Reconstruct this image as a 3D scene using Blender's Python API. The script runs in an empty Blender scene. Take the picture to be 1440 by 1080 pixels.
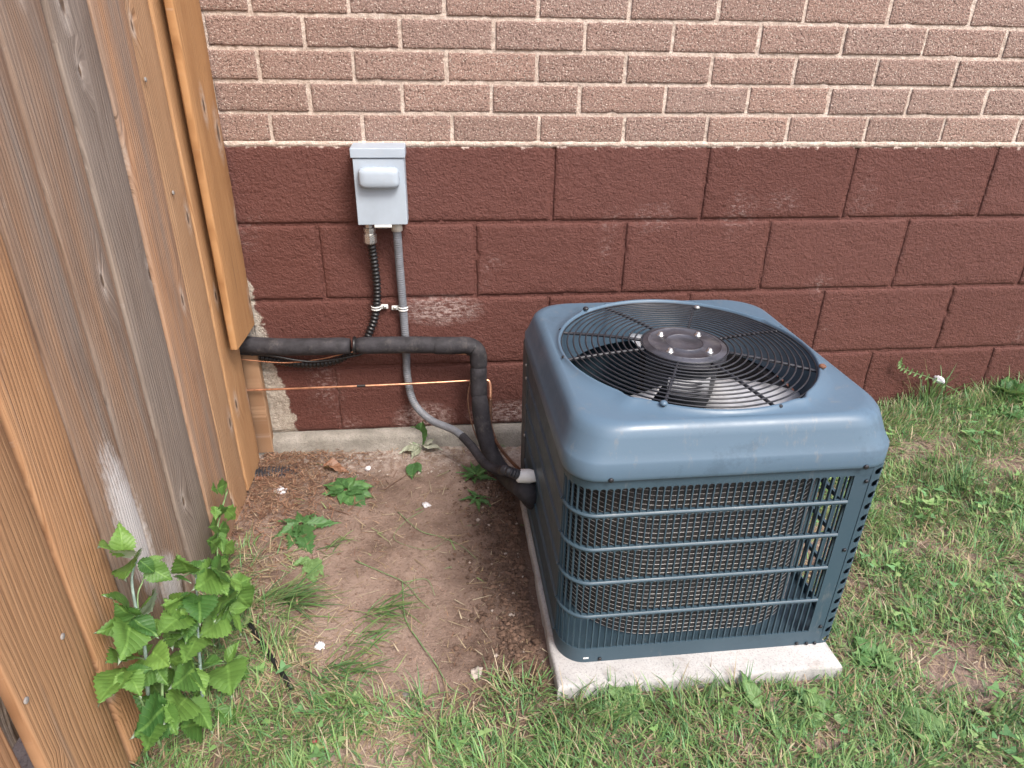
import bpy, math, random
import numpy as np
from mathutils import Vector, Matrix, noise as mnoise

rnd = random.Random(7)
rng = np.random.default_rng(11)
scene = bpy.context.scene
COL = scene.collection

# ------------------------------------------------------------------ camera
CAM = np.array([-0.2932, -1.7459, 1.0063])
YAW, PITCH, ROLL, FPX = 0.1107, 0.4611, 0.0145, 933.8      # solved from the wall's course heights (metres, photo 1440 px wide)
_f = np.array([math.sin(YAW)*math.cos(PITCH), math.cos(YAW)*math.cos(PITCH), -math.sin(PITCH)])
_r = np.cross(_f, [0, 0, 1]); _r /= np.linalg.norm(_r); _u = np.cross(_r, _f)
_r2 = math.cos(ROLL)*_r + math.sin(ROLL)*_u
_u2 = -math.sin(ROLL)*_r + math.cos(ROLL)*_u
cd = bpy.data.cameras.new('camera'); cam = bpy.data.objects.new('camera', cd); COL.objects.link(cam)
cam.matrix_world = Matrix(((_r2[0], _u2[0], -_f[0], CAM[0]), (_r2[1], _u2[1], -_f[1], CAM[1]),
                           (_r2[2], _u2[2], -_f[2], CAM[2]), (0, 0, 0, 1)))
cd.sensor_width = 36; cd.lens = FPX/1440*36; cd.clip_start = .02; cd.clip_end = 300
scene.camera = cam
# ------------------------------------------------------------------ light: bright overcast, soft light from the upper right behind the camera
SUN_EL, SUN_AZ = 52, 150      # azimuth clockwise from +y
w = bpy.data.worlds.new('World'); scene.world = w; w.use_nodes = True
nt = w.node_tree; bg = nt.nodes['Background']
sky = nt.nodes.new('ShaderNodeTexSky'); sky.sky_type = 'NISHITA'; sky.sun_disc = False
sky.sun_elevation = math.radians(SUN_EL); sky.sun_rotation = math.radians(SUN_AZ)
sky.air_density = 1.0; sky.dust_density = 4.0; sky.ozone_density = .6
nt.links.new(sky.outputs[0], bg.inputs[0]); bg.inputs[1].default_value = .15
sd = bpy.data.lights.new('sun', 'SUN'); sd.energy = 1.5; sd.angle = math.radians(18); sd.color = (1, .97, .93)
so = bpy.data.objects.new('sun', sd); COL.objects.link(so)
_d = Vector((math.sin(math.radians(SUN_AZ))*math.cos(math.radians(SUN_EL)), math.cos(math.radians(SUN_AZ))*math.cos(math.radians(SUN_EL)), math.sin(math.radians(SUN_EL))))
so.rotation_euler = _d.to_track_quat('Z', 'Y').to_euler(); so.location = (2, -3, 4)
scene.view_settings.view_transform = 'Standard'; scene.view_settings.look = 'None'
scene.view_settings.gamma = 1; scene.view_settings.exposure = 1.15
scene.view_settings.use_curve_mapping = False

# ------------------------------------------------------------------ helpers
def _ray(x, y): return (x-720)/FPX*_r2 + (540-y)/FPX*_u2 + _f
def pz(x, y, z): d = _ray(x, y); return CAM + (z-CAM[2])/d[2]*d      # photo point -> place in the scene at a given height / distance
def py(x, y, Y): d = _ray(x, y); return CAM + (Y-CAM[1])/d[1]*d
def px(x, y, X): d = _ray(x, y); return CAM + (X-CAM[0])/d[0]*d

class MB:
    def __init__(s): s.v = []; s.f = []
    def add(s, vs, fs):
        o = len(s.v); s.v += [tuple(map(float, p)) for p in vs]; s.f += [tuple(i+o for i in f) for f in fs]; return s
    def box(s, a, b):
        x0, y0, z0 = a; x1, y1, z1 = b
        return s.add([(x0,y0,z0),(x1,y0,z0),(x1,y1,z0),(x0,y1,z0),(x0,y0,z1),(x1,y0,z1),(x1,y1,z1),(x0,y1,z1)],
                     [(0,3,2,1),(4,5,6,7),(0,1,5,4),(1,2,6,5),(2,3,7,6),(3,0,4,7)])
    def tube(s, pts, rad, n=10, cap=True):
        pts = [Vector(p) for p in pts]; m = len(pts)
        rads = rad if hasattr(rad, '__len__') else [rad]*m
        t0 = (pts[1]-pts[0]).normalized()
        up = Vector((0,0,1)) if abs(t0.z) < .9 else Vector((1,0,0))
        nx = t0.cross(up).normalized(); vs = []; fs = []
        for i, p in enumerate(pts):
            t = ((pts[min(i+1,m-1)]-pts[i]).normalized() + (pts[i]-pts[max(i-1,0)]).normalized())
            t = t.normalized() if t.length > 1e-9 else t0
            nx = (nx - t*nx.dot(t)).normalized(); ny = t.cross(nx)
            for k in range(n):
                a = 2*math.pi*k/n; vs.append(p + (nx*math.cos(a)+ny*math.sin(a))*rads[i])
        for i in range(m-1):
            for k in range(n):
                k2 = (k+1) % n; fs.append((i*n+k, i*n+k2, (i+1)*n+k2, (i+1)*n+k))
        if cap:
            fs.append(tuple(range(n-1, -1, -1))); fs.append(tuple((m-1)*n+k for k in range(n)))
        return s.add(vs, fs)
    def lathe(s, prof, n=24, c=(0,0,0), cap0=True, cap1=True):      # profile of (radius, z)
        vs = []; fs = []
        for r, z in prof:
            for k in range(n):
                a = 2*math.pi*k/n; vs.append((c[0]+r*math.cos(a), c[1]+r*math.sin(a), c[2]+z))
        for i in range(len(prof)-1):
            for k in range(n):
                k2 = (k+1) % n; fs.append((i*n+k, i*n+k2, (i+1)*n+k2, (i+1)*n+k))
        if cap0: fs.append(tuple(range(n-1, -1, -1)))
        if cap1: fs.append(tuple((len(prof)-1)*n+k for k in range(n)))
        return s.add(vs, fs)
    def ring(s, R, r, z, n=56, m=5, c=(0,0)):
        vs = []; fs = []
        for i in range(n):
            a = 2*math.pi*i/n
            for k in range(m):
                b = 2*math.pi*k/m; q = R + r*math.cos(b)
                vs.append((c[0]+q*math.cos(a), c[1]+q*math.sin(a), z + r*math.sin(b)))
        for i in range(n):
            for k in range(m):
                i2 = (i+1) % n; k2 = (k+1) % m; fs.append((i*m+k, i2*m+k, i2*m+k2, i*m+k2))
        return s.add(vs, fs)
    def mesh(s, name, mat=None, smooth=False):
        me = bpy.data.meshes.new(name); me.from_pydata(s.v, [], s.f)
        if mat: me.materials.append(mat)
        if smooth: me.shade_smooth()
        me.update(); return me
    def build(s, name, mat, parent=None, smooth=False, bevel=0, loc=None):
        return link(name, s.mesh(name, mat, smooth), parent, bevel, loc)
def link(name, me, parent=None, bevel=0, loc=None, rot=None, scl=None):
    o = bpy.data.objects.new(name, me); COL.objects.link(o)
    if parent: o.parent = parent
    if loc is not None: o.location = loc
    if rot is not None: o.rotation_euler = rot
    if scl is not None: o.scale = scl
    if bevel:
        b = o.modifiers.new('bevel', 'BEVEL'); b.width = bevel; b.segments = 3; b.limit_method = 'ANGLE'; b.angle_limit = math.radians(40)
        me.shade_smooth(); 
        ns = o.modifiers.new('wn', 'WEIGHTED_NORMAL'); ns.keep_sharp = True
    return o
def thing(name, label, cat, loc=(0,0,0), group=None):
    o = bpy.data.objects.new(name, None); COL.objects.link(o); o.location = loc; o.empty_display_size = .05
    return tag(o, label, cat, group)
def tag(o, label=None, cat=None, group=None, kind=None):
    if label: o['label'] = label
    if cat: o['category'] = cat
    if group: o['group'] = group
    if kind: o['kind'] = kind
    return o
def spline(pts, n=12):
    P = [Vector(p) for p in pts]; P = [P[0]*2-P[1]] + P + [P[-1]*2-P[-2]]; out = []
    for i in range(1, len(P)-2):
        for k in range(n):
            t = k/n; a, b, c, d = P[i-1:i+3]
            out.append(.5*((2*b)+(c-a)*t+(2*a-5*b+4*c-d)*t*t+(3*b-a-3*c+d)*t**3))
    out.append(P[-2]); return out
def nz(x, y, z=0, s=1): return mnoise.noise(Vector((x*s, y*s, z*s)))
def fbm(x, y, z=0, s=1, o=3): return sum(mnoise.noise(Vector((x*s*2**i, y*s*2**i, z*s*2**i+7*i)))*.5**i for i in range(o))
def sm(a, b, x): t = min(1, max(0, (x-a)/(b-a))); return t*t*(3-2*t)

# ------------------------------------------------------------------ node materials
class NT:
    def __init__(s, name):
        s.m = bpy.data.materials.new(name); s.m.use_nodes = True; s.t = s.m.node_tree
        s.b = s.t.nodes['Principled BSDF']
    def n(s, typ, **k):
        nd = s.t.nodes.new(typ)
        for a, v in k.items():
            if a.startswith('i_'):
                key = a[2:]; key = int(key) if key.isdigit() else key.replace('_', ' ')
                s.set(nd.inputs[key], v)
            else: setattr(nd, a, v)
        return nd
    def set(s, sock, v):
        if isinstance(v, bpy.types.NodeSocket): s.t.links.new(v, sock)
        elif isinstance(v, tuple) and len(v) == 3 and sock.type == 'RGBA': sock.default_value = (*v, 1)
        else: sock.default_value = v
    def math(s, op, a, b=0.0, c=0.0, clamp=False):
        nd = s.t.nodes.new('ShaderNodeMath'); nd.operation = op; nd.use_clamp = clamp
        for i, v in enumerate((a, b, c)): s.set(nd.inputs[i], v)
        return nd.outputs[0]
    def mix(s, f, a, b, mode='MIX'):
        nd = s.t.nodes.new('ShaderNodeMix'); nd.data_type = 'RGBA'; nd.blend_type = mode
        s.set(nd.inputs[0], f); s.set(nd.inputs[6], a); s.set(nd.inputs[7], b); return nd.outputs[2]
    def ramp(s, f, stops, interp='LINEAR'):
        nd = s.t.nodes.new('ShaderNodeValToRGB'); e = nd.color_ramp.elements; nd.color_ramp.interpolation = interp
        while len(e) < len(stops): e.new(.5)
        for q, (p, c) in zip(e, stops):
            q.position = p; q.color = (*c, 1) if isinstance(c, tuple) else (c, c, c, 1)
        s.set(nd.inputs[0], f); return nd.outputs[0]
    def noise(s, vec, scale, detail=3, rough=.55, dist=0, out=0):
        nd = s.n('ShaderNodeTexNoise'); s.set(nd.inputs['Vector'], vec) if vec is not None else None
        nd.inputs['Scale'].default_value = scale; nd.inputs['Detail'].default_value = detail
        nd.inputs['Roughness'].default_value = rough; nd.inputs['Distortion'].default_value = dist
        return nd.outputs[out]
    def voro(s, vec, scale, feature='F1', rand=1, out='Distance'):
        nd = s.n('ShaderNodeTexVoronoi', feature=feature); s.set(nd.inputs['Vector'], vec)
        nd.inputs['Scale'].default_value = scale; nd.inputs['Randomness'].default_value = rand; return nd.outputs[out]
    def pos(s): return s.n('ShaderNodeNewGeometry').outputs['Position']
    def obj(s): return s.n('ShaderNodeTexCoord').outputs['Object']
    def rand(s): return s.n('ShaderNodeObjectInfo').outputs['Random']
    def sep(s, v): 
        nd = s.n('ShaderNodeSeparateXYZ'); s.set(nd.inputs[0], v); return nd.outputs
    def comb(s, x, y, z):
        nd = s.n('ShaderNodeCombineXYZ')
        for i, v in enumerate((x, y, z)): s.set(nd.inputs[i], v)
        return nd.outputs[0]
    def vadd(s, a, b):
        nd = s.t.nodes.new('ShaderNodeVectorMath'); nd.operation = 'ADD'; s.set(nd.inputs[0], a); s.set(nd.inputs[1], b); return nd.outputs[0]
    def vmul(s, a, b):
        nd = s.t.nodes.new('ShaderNodeVectorMath'); nd.operation = 'MULTIPLY'; s.set(nd.inputs[0], a); s.set(nd.inputs[1], b); return nd.outputs[0]
    def bump(s, h, strength=.5, dist=.01, nrm=None):
        nd = s.n('ShaderNodeBump'); nd.inputs['Strength'].default_value = strength; nd.inputs['Distance'].default_value = dist
        s.set(nd.inputs['Height'], h)
        if nrm is not None: s.set(nd.inputs['Normal'], nrm)
        return nd.outputs[0]
    def done(s, col=None, rough=.6, nrm=None, metal=0, spec=.5):
        if col is not None: s.set(s.b.inputs['Base Color'], col)
        s.set(s.b.inputs['Roughness'], rough); s.set(s.b.inputs['Metallic'], metal)
        s.set(s.b.inputs['Specular IOR Level'], spec)
        if nrm is not None: s.set(s.b.inputs['Normal'], nrm)
        return s.m
def lin(r, g, b): return tuple(((c/255)/12.92 if c/255 <= .04045 else ((c/255+.055)/1.055)**2.4) for c in (r, g, b))

def mat_brick():
    m = NT('wirecut_brick'); p = m.pos(); r = m.rand()
    c = m.ramp(r, [(0, (.325,.212,.172)), (.3, (.375,.240,.192)), (.55, (.350,.235,.195)), (.8, (.405,.258,.205)), (1, (.365,.250,.208))])
    pv = m.vadd(p, m.comb(m.math('MULTIPLY', r, 9.0), 0.0, 0.0))
    c = m.mix(m.math('MULTIPLY', m.noise(pv, 14, 3), .55), c, (.23,.165,.145))
    g = m.noise(pv, 260, 2, .7); pit = m.noise(pv, 150, 3, .8)
    c = m.mix(m.ramp(pit, [(.36, 1.0), (.47, 0.0)]), c, (.13,.080,.066))
    c = m.mix(m.ramp(g, [(.57, 0.0), (.66, .8)]), c, (.58,.47,.40))
    v = m.voro(pv, 130); c = m.mix(m.ramp(v, [(.15, .85), (.24, 0.0)]), c, (.60,.51,.44))
    # white mortar smears with a shape of their own
    sme = m.noise(m.vmul(pv, (1.0, 1.0, 2.2)), 26, 5, .7)
    c = m.mix(m.ramp(sme, [(.74, 0.0), (.80, .35)]), c, (.55,.47,.41))
    h = m.math('ADD', m.math('MULTIPLY', pit, 1.0), m.math('MULTIPLY', g, .35))
    return m.done(c, .92, m.bump(h, 1.0, .010), spec=.25)
def mat_mortar():
    m = NT('brick_mortar'); p = m.pos()
    c = m.ramp(m.noise(p, 60, 4, .7), [(.3, (.36,.28,.23)), (.5, (.56,.46,.39)), (.7, (.66,.57,.50))])
    c = m.mix(m.ramp(m.noise(p, 420, 2, .6), [(.4, .5), (.5, 0.0)]), c, (.30,.23,.19))
    h = m.math('ADD', m.noise(p, 130, 4, .7), m.math('MULTIPLY', m.noise(p, 30, 3), 1.2))
    return m.done(c, .95, m.bump(h, .9, .006), spec=.2)
def mat_paint_block():
    m = NT('maroon_painted_block'); p = m.pos(); s = m.sep(p); r = m.rand()
    n1 = m.noise(p, 5, 4, .6)
    c = m.mix(n1, (.080,.0255,.0190), (.116,.0405,.0305))
    c = m.mix(m.math('MULTIPLY', r, .5), c, (.128,.050,.040))
    fine = m.noise(p, 210, 3, .65); med = m.noise(p, 85, 4, .7)
    c = m.mix(m.ramp(med, [(.34, .45), (.44, 0.0)]), c, (.055,.018,.014))
    # scuffed, chalky patches and chips where the pale block shows
    patch = m.math('MULTIPLY', m.ramp(m.noise(p, 4.2, 2), [(.60, 0.0), (.72, 1.0)]), m.ramp(m.noise(m.vmul(p, (1.0,1.0,2.0)), 60, 4, .75), [(.50, 0.0), (.62, 1.0)]))
    c = m.mix(m.math('MULTIPLY', patch, .55), c, (.36,.27,.25))
    def blob(cx, cz, rx, rz, lo=.25):
        dx = m.math('DIVIDE', m.math('SUBTRACT', s[0], cx), rx); dz = m.math('DIVIDE', m.math('SUBTRACT', s[2], cz), rz)
        d = m.math('ADD', m.math('MULTIPLY', dx, dx), m.math('MULTIPLY', dz, dz))
        return m.math('SUBTRACT', 1.0, d, clamp=True)
    ch = m.math('MULTIPLY', m.math('MAXIMUM', m.math('MAXIMUM', blob(-.30, .37, .13, .05), blob(-.10, .035, .15, .05)), blob(-.36, .03, .10, .06)), m.ramp(m.noise(m.vmul(p, (1.0,1.0,2.4)), 48, 5, .8), [(.44, 0.0), (.60, 1.0)]))
    c = m.mix(m.math('MULTIPLY', ch, .8), c, (.48,.38,.35))
    # bare strip beside the fence that the brush never reached
    e = m.math('ADD', m.math('SUBTRACT', s[0], -.764), m.math('MULTIPLY', m.math('SUBTRACT', m.noise(p, 24, 4, .7), .5), .085))
    e = m.math('ADD', e, m.math('MULTIPLY', m.math('SUBTRACT', s[2], .20), .16))
    bare = m.math('MULTIPLY', m.ramp(e, [(.0, 1.0), (.006, 0.0)]), m.ramp(s[2], [(.80, 1.0), (.84, 0.0)]))
    c = m.mix(bare, c, m.ramp(m.noise(p, 90, 4, .7), [(.35, (.26,.22,.18)), (.6, (.43,.38,.32))]))
    # ragged upper edge of the paint
    top = m.math('ADD', s[2], m.math('MULTIPLY', m.math('SUBTRACT', m.noise(p, 34, 5, .75), .5), .060))
    c = m.mix(m.ramp(top, [(.7985, 0.0), (.8025, 1.0)]), c, (.56,.46,.40))
    h = m.math('ADD', m.math('MULTIPLY', med, 1.0), m.math('MULTIPLY', fine, .5))
    return m.done(c, m.ramp(med, [(.3, .75), (.7, .55)]), m.bump(h, 1.0, .007), spec=.35)
def mat_concrete(name, a, b, sc=40, bump=.5, streak=0, rough=.9):
    m = NT(name); p = m.pos()
    c = m.mix(m.ramp(m.noise(p, sc*.2, 5, .7), [(.35, 0.0), (.65, 1.0)]), a, b)
    c = m.mix(m.ramp(m.noise(p, sc*6, 3, .7), [(.36, .5), (.48, 0.0)]), c, tuple(x*.55 for x in a))
    if streak:
        st = m.noise(m.vmul(p, (1.0, 9.0, 1.0)), 30, 4, .7)
        c = m.mix(m.ramp(st, [(.56, 0.0), (.7, streak)]), c, tuple(x*.7 for x in a))
        st = m.noise(p, 11, 5, .75); c = m.mix(m.ramp(st, [(.54, 0.0), (.68, .55)]), c, (.23,.17,.13))
    return m.done(c, rough, m.bump(m.noise(p, sc*3, 4, .7), bump, .004), spec=.3)
def mat_wood():
    m = NT('weathered_cedar'); oi = m.n('ShaderNodeObjectInfo'); r = oi.outputs['Random']; oc = oi.outputs['Color']
    p = m.obj(); s = m.sep(p); wp = m.pos(); ws = m.sep(wp)
    off = m.math('MULTIPLY', r, 37.0)
    q = m.comb(m.math('MULTIPLY', s[0], 1.0), m.math('ADD', s[1], off), m.math('MULTIPLY', s[2], .08))
    warp = m.math('MULTIPLY', m.math('SUBTRACT', m.noise(m.comb(0.0, m.math('ADD', m.math('MULTIPLY', s[1], 6.0), off), m.math('MULTIPLY', s[2], 1.5)), 1.0, 2), .5), .05)
    # knots
    kv = m.comb(m.math('MULTIPLY', m.math('ADD', s[1], off), 10.0), m.math('ADD', m.math('MULTIPLY', s[2], 4.0), off), 0.0)
    vn = m.n('ShaderNodeTexVoronoi', feature='F1', voronoi_dimensions='2D'); m.set(vn.inputs['Vector'], kv); vn.inputs['Scale'].default_value = 1
    ko = m.sep(vn.outputs['Color']); kr = ko[0]; kd = m.math('MULTIPLY', vn.outputs['Distance'], m.math('ADD', .75, m.math('MULTIPLY', ko[1], 1.3)))
    has = m.math('GREATER_THAN', kr, .66)
    bend = m.math('MULTIPLY', m.math('MULTIPLY', m.ramp(kd, [(0, 1.0), (.5, 0.0)]), has), .025)
    yy = m.math('ADD', m.math('ADD', m.math('ADD', s[1], off), warp), bend)
    arch = m.math('ADD', m.math('MULTIPLY', yy, 380.0), m.math('MULTIPLY', m.noise(m.comb(0.0, m.math('MULTIPLY', yy, 9.0), m.math('MULTIPLY', s[2], 1.1)), 1.0, 3, .6), 11.0))
    rings = m.math('ABSOLUTE', m.math('SINE', arch))
    fine = m.noise(m.comb(0.0, m.math('MULTIPLY', yy, 520.0), m.math('MULTIPLY', s[2], 4.0)), 1.0, 3, .65)
    c = m.mix(m.math('MULTIPLY', m.ramp(rings, [(0, .85), (.4, 0.0)]), m.ramp(m.noise(m.comb(0.0, m.math('ADD', m.math('MULTIPLY', s[1], 26.0), off), m.math('MULTIPLY', s[2], 2.4)), 1.0, 3, .6), [(.36, .1), (.62, 1.0)])), oc, m.mix(1.0, oc, (.50,.40,.32), 'MULTIPLY'))
    c = m.mix(m.ramp(fine, [(.35, .45), (.55, 0.0)]), c, m.mix(1.0, oc, (.58,.50,.44), 'MULTIPLY'))
    c = m.mix(m.ramp(fine, [(.58, 0.0), (.72, .35)]), c, m.mix(.5, oc, (.50,.36,.24)))
    # grey weathering running with the grain, amount per board (alpha of the object colour)
    gn = m.noise(m.comb(0.0, m.math('ADD', m.math('MULTIPLY', s[1], 22.0), off), m.math('MULTIPLY', s[2], 1.3)), 1.0, 4, .65)
    grey = m.math('MULTIPLY', m.ramp(m.math('ADD', gn, m.math('SUBTRACT', m.n('ShaderNodeAttribute', attribute_type='OBJECT', attribute_name='wear').outputs['Fac'], .5)), [(.42, 0.0), (.72, 1.0)]), .85)
    c = m.mix(grey, c, m.mix(m.ramp(fine, [(.3, 0.0), (.7, 1.0)]), (.135,.108,.092), (.29,.245,.212)))
    blot = m.noise(m.comb(0.0, m.math('ADD', m.math('MULTIPLY', s[1], 9.0), off), m.math('MULTIPLY', s[2], 3.0)), 1.0, 4, .6)
    c = m.mix(m.ramp(blot, [(.35, .35), (.5, 0.0)]), c, m.mix(1.0, c, (.66,.56,.50), 'MULTIPLY'))
    # knots: pale halo, dark core, hair crack
    halo = m.math('MULTIPLY', m.math('MULTIPLY', m.ramp(kd, [(.07, 1.0), (.24, 0.0)]), has), m.ramp(m.noise(wp, 70, 3, .7), [(.35, .15), (.65, .85)]))
    c = m.mix(m.math('MULTIPLY', halo, .75), c, (.56,.49,.43))
    ck = m.noise(m.comb(0.0, m.math('MULTIPLY', yy, 170.0), m.math('ADD', m.math('MULTIPLY', s[2], 2.2), off)), 1.0, 2, .5)
    c = m.mix(m.ramp(ck, [(.24, .8), (.29, 0.0)]), c, (.07,.045,.03))
    core = m.math('MULTIPLY', m.ramp(kd, [(.045, 1.0), (.085, 0.0)]), has)
    c = m.mix(core, c, m.mix(m.noise(wp, 160, 2), (.20,.14,.10), (.06,.04,.03)))
    # chalky white powder on two boards
    def blob(cy, cz, ry, rz, k):
        z_ = m.math('SUBTRACT', ws[2], cz); y_ = m.math('ADD', m.math('SUBTRACT', ws[1], cy), m.math('MULTIPLY', z_, k))
        a = m.math('DIVIDE', y_, ry); b = m.math('DIVIDE', z_, rz)
        return m.math('SUBTRACT', 1.0, m.math('ADD', m.math('MULTIPLY', a, a), m.math('MULTIPLY', b, b)), clamp=True)
    pw = m.math('MAXIMUM', blob(-.775, .27, .055, .21, .10), m.math('MULTIPLY', blob(-.70, .07, .05, .10, 0), .8))
    pn = m.noise(m.comb(0.0, m.math('MULTIPLY', ws[1], 2.2), ws[2]), 45, 5, .75)
    c = m.mix(m.math('MULTIPLY', m.ramp(m.math('ADD', m.math('MULTIPLY', pw, .75), m.math('SUBTRACT', pn, .5)), [(.12, 0.0), (.62, .9)]), 1.0), c, (.60,.57,.56))
    h = m.math('ADD', m.math('MULTIPLY', fine, .7), m.math('MULTIPLY', rings, .3)); h = m.math('SUBTRACT', h, m.math('MULTIPLY', core, .5))
    return m.done(c, .8, m.bump(h, .8, .004), spec=.25)
def mat_dirt():
    m = NT('bare_soil'); p = m.pos(); s = m.sep(p)
    big = m.noise(p, 2.6, 4, .6, .4); mid = m.noise(p, 16, 5, .7); fine = m.noise(p, 150, 4, .75)
    c = m.ramp(m.math('ADD', m.math('MULTIPLY', big, .65), m.math('MULTIPLY', mid, .35)), [(.36, (.125,.085,.066)), (.47, (.210,.148,.118)), (.56, (.285,.208,.168)), (.68, (.35,.268,.220))])
    # damp, freshly dug strip beside the slab; pale dust at the foot of the wall
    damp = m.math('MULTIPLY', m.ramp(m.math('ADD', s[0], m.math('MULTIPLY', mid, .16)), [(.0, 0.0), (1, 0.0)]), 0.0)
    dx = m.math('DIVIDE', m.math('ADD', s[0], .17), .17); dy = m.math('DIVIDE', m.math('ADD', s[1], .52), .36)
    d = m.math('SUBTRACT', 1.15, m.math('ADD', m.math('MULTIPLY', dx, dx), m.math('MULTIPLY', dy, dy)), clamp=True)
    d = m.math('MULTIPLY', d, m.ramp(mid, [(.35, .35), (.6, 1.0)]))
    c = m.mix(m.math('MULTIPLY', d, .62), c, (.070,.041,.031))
    dust = m.math('MULTIPLY', m.ramp(m.math('ADD', s[1], m.math('MULTIPLY', m.math('SUBTRACT', mid, .5), .10)), [(0, 0.0), (1, 0.0)]), 0.0)
    wl = m.math('ADD', s[1], m.math('MULTIPLY', m.math('SUBTRACT', mid, .5), .14))
    mr = m.n('ShaderNodeMapRange'); m.set(mr.inputs[0], wl); mr.inputs[1].default_value = -.16; mr.inputs[2].default_value = -.05
    c = m.mix(m.math('MULTIPLY', mr.outputs[0], m.ramp(m.noise(p, 60, 4, .7), [(.42, 0.0), (.6, .75)])), c, (.45,.40,.36))
    c = m.mix(m.ramp(fine, [(.36, .6), (.46, 0.0)]), c, m.mix(1.0, c, (.45,.42,.40), 'MULTIPLY'))
    c = m.mix(m.ramp(fine, [(.60, 0.0), (.70, .5)]), c, (.37,.29,.235))
    sp = m.voro(p, 120); c = m.mix(m.ramp(sp, [(.07, .7), (.12, 0.0)]), c, (.42,.35,.29))
    h = m.math('ADD', m.math('MULTIPLY', fine, .8), mid)
    return m.done(c, .95, m.bump(h, .9, .008), spec=.15)
def mat_simple(name, col, rough=.5, metal=0, sc=60, var=.25, bump=.15, spec=.5, dirt=None):
    m = NT(name); p = m.obj()
    c = m.mix(m.ramp(m.noise(p, sc, 4, .65), [(.35, 0.0), (.65, 1.0)]), tuple(x*(1-var) for x in col), tuple(min(1, x*(1+var)) for x in col))
    if dirt:
        c = m.mix(m.ramp(m.noise(m.pos(), 22, 5, .75), [(.55, 0.0), (.72, .5)]), c, dirt)
    rr = m.ramp(m.noise(p, sc*.4, 3), [(.3, min(1, rough+.08)), (.7, max(0, rough-.08))])
    return m.done(c, rr, m.bump(m.noise(p, sc*5, 3), bump, .002), metal, spec)
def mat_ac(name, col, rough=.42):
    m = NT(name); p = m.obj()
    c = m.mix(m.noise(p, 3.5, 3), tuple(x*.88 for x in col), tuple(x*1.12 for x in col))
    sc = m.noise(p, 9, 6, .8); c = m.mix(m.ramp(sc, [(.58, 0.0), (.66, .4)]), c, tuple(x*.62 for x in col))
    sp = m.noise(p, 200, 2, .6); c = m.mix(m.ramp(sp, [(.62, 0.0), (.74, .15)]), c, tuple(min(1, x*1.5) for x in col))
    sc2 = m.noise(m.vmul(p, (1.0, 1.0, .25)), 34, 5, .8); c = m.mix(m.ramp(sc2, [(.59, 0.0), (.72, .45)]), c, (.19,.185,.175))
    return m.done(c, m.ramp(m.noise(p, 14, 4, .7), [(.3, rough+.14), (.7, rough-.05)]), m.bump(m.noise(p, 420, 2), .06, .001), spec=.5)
def mat_leaf(name, a, b, back, tr=.25):
    m = NT(name); r = m.rand(); uv = m.n('ShaderNodeUVMap').outputs[0]; s = m.sep(uv)
    c = m.mix(r, a, b)
    au = m.math('ABSOLUTE', s[0])
    ve = m.math('ABSOLUTE', m.math('SINE', m.math('MULTIPLY', m.math('SUBTRACT', s[1], m.math('MULTIPLY', au, .55)), 24.0)))
    vein = m.math('MAXIMUM', m.ramp(ve, [(0, .8), (.16, 0.0)]), m.ramp(au, [(.02, 1.0), (.05, 0.0)]))
    c = m.mix(m.math('MULTIPLY', vein, .30), c, tuple(min(1, x*1.7+.02) for x in b))
    c = m.mix(m.math('MULTIPLY', m.noise(m.obj(), 5, 3), .45), c, tuple(x*.6 for x in a))
    bf = m.n('ShaderNodeNewGeometry').outputs['Backfacing']
    c = m.mix(bf, c, back)
    h = m.math('SUBTRACT', m.math('MULTIPLY', ve, .6), vein)
    nr = m.bump(h, .35, .002)
    m.done(c, .5, nr, spec=.4)
    t = m.n('ShaderNodeBsdfTranslucent'); m.set(t.inputs[0], m.mix(.5, c, (.25,.45,.05))); mx = m.n('ShaderNodeMixShader'); mx.inputs[0].default_value = tr
    out = m.t.nodes['Material Output']
    m.t.links.new(m.b.outputs[0], mx.inputs[1]); m.t.links.new(t.outputs[0], mx.inputs[2]); m.t.links.new(mx.outputs[0], out.inputs[0])
    return m.m
def mat_attr(name, rough=.6, tr=.2, mul=1.0):
    m = NT(name); at = m.n('ShaderNodeAttribute', attribute_name='tint').outputs['Color']
    c = m.mix(m.math('MULTIPLY', m.noise(m.pos(), 90, 2), .35), at, m.mix(1.0, at, (.6,.6,.55), 'MULTIPLY'))
    m.done(c, rough, spec=.3)
    t = m.n('ShaderNodeBsdfTranslucent'); m.set(t.inputs[0], c); mx = m.n('ShaderNodeMixShader'); mx.inputs[0].default_value = tr
    m.t.links.new(m.b.outputs[0], mx.inputs[1]); m.t.links.new(t.outputs[0], mx.inputs[2]); m.t.links.new(mx.outputs[0], m.t.nodes['Material Output'].inputs[0])
    return m.m

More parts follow.
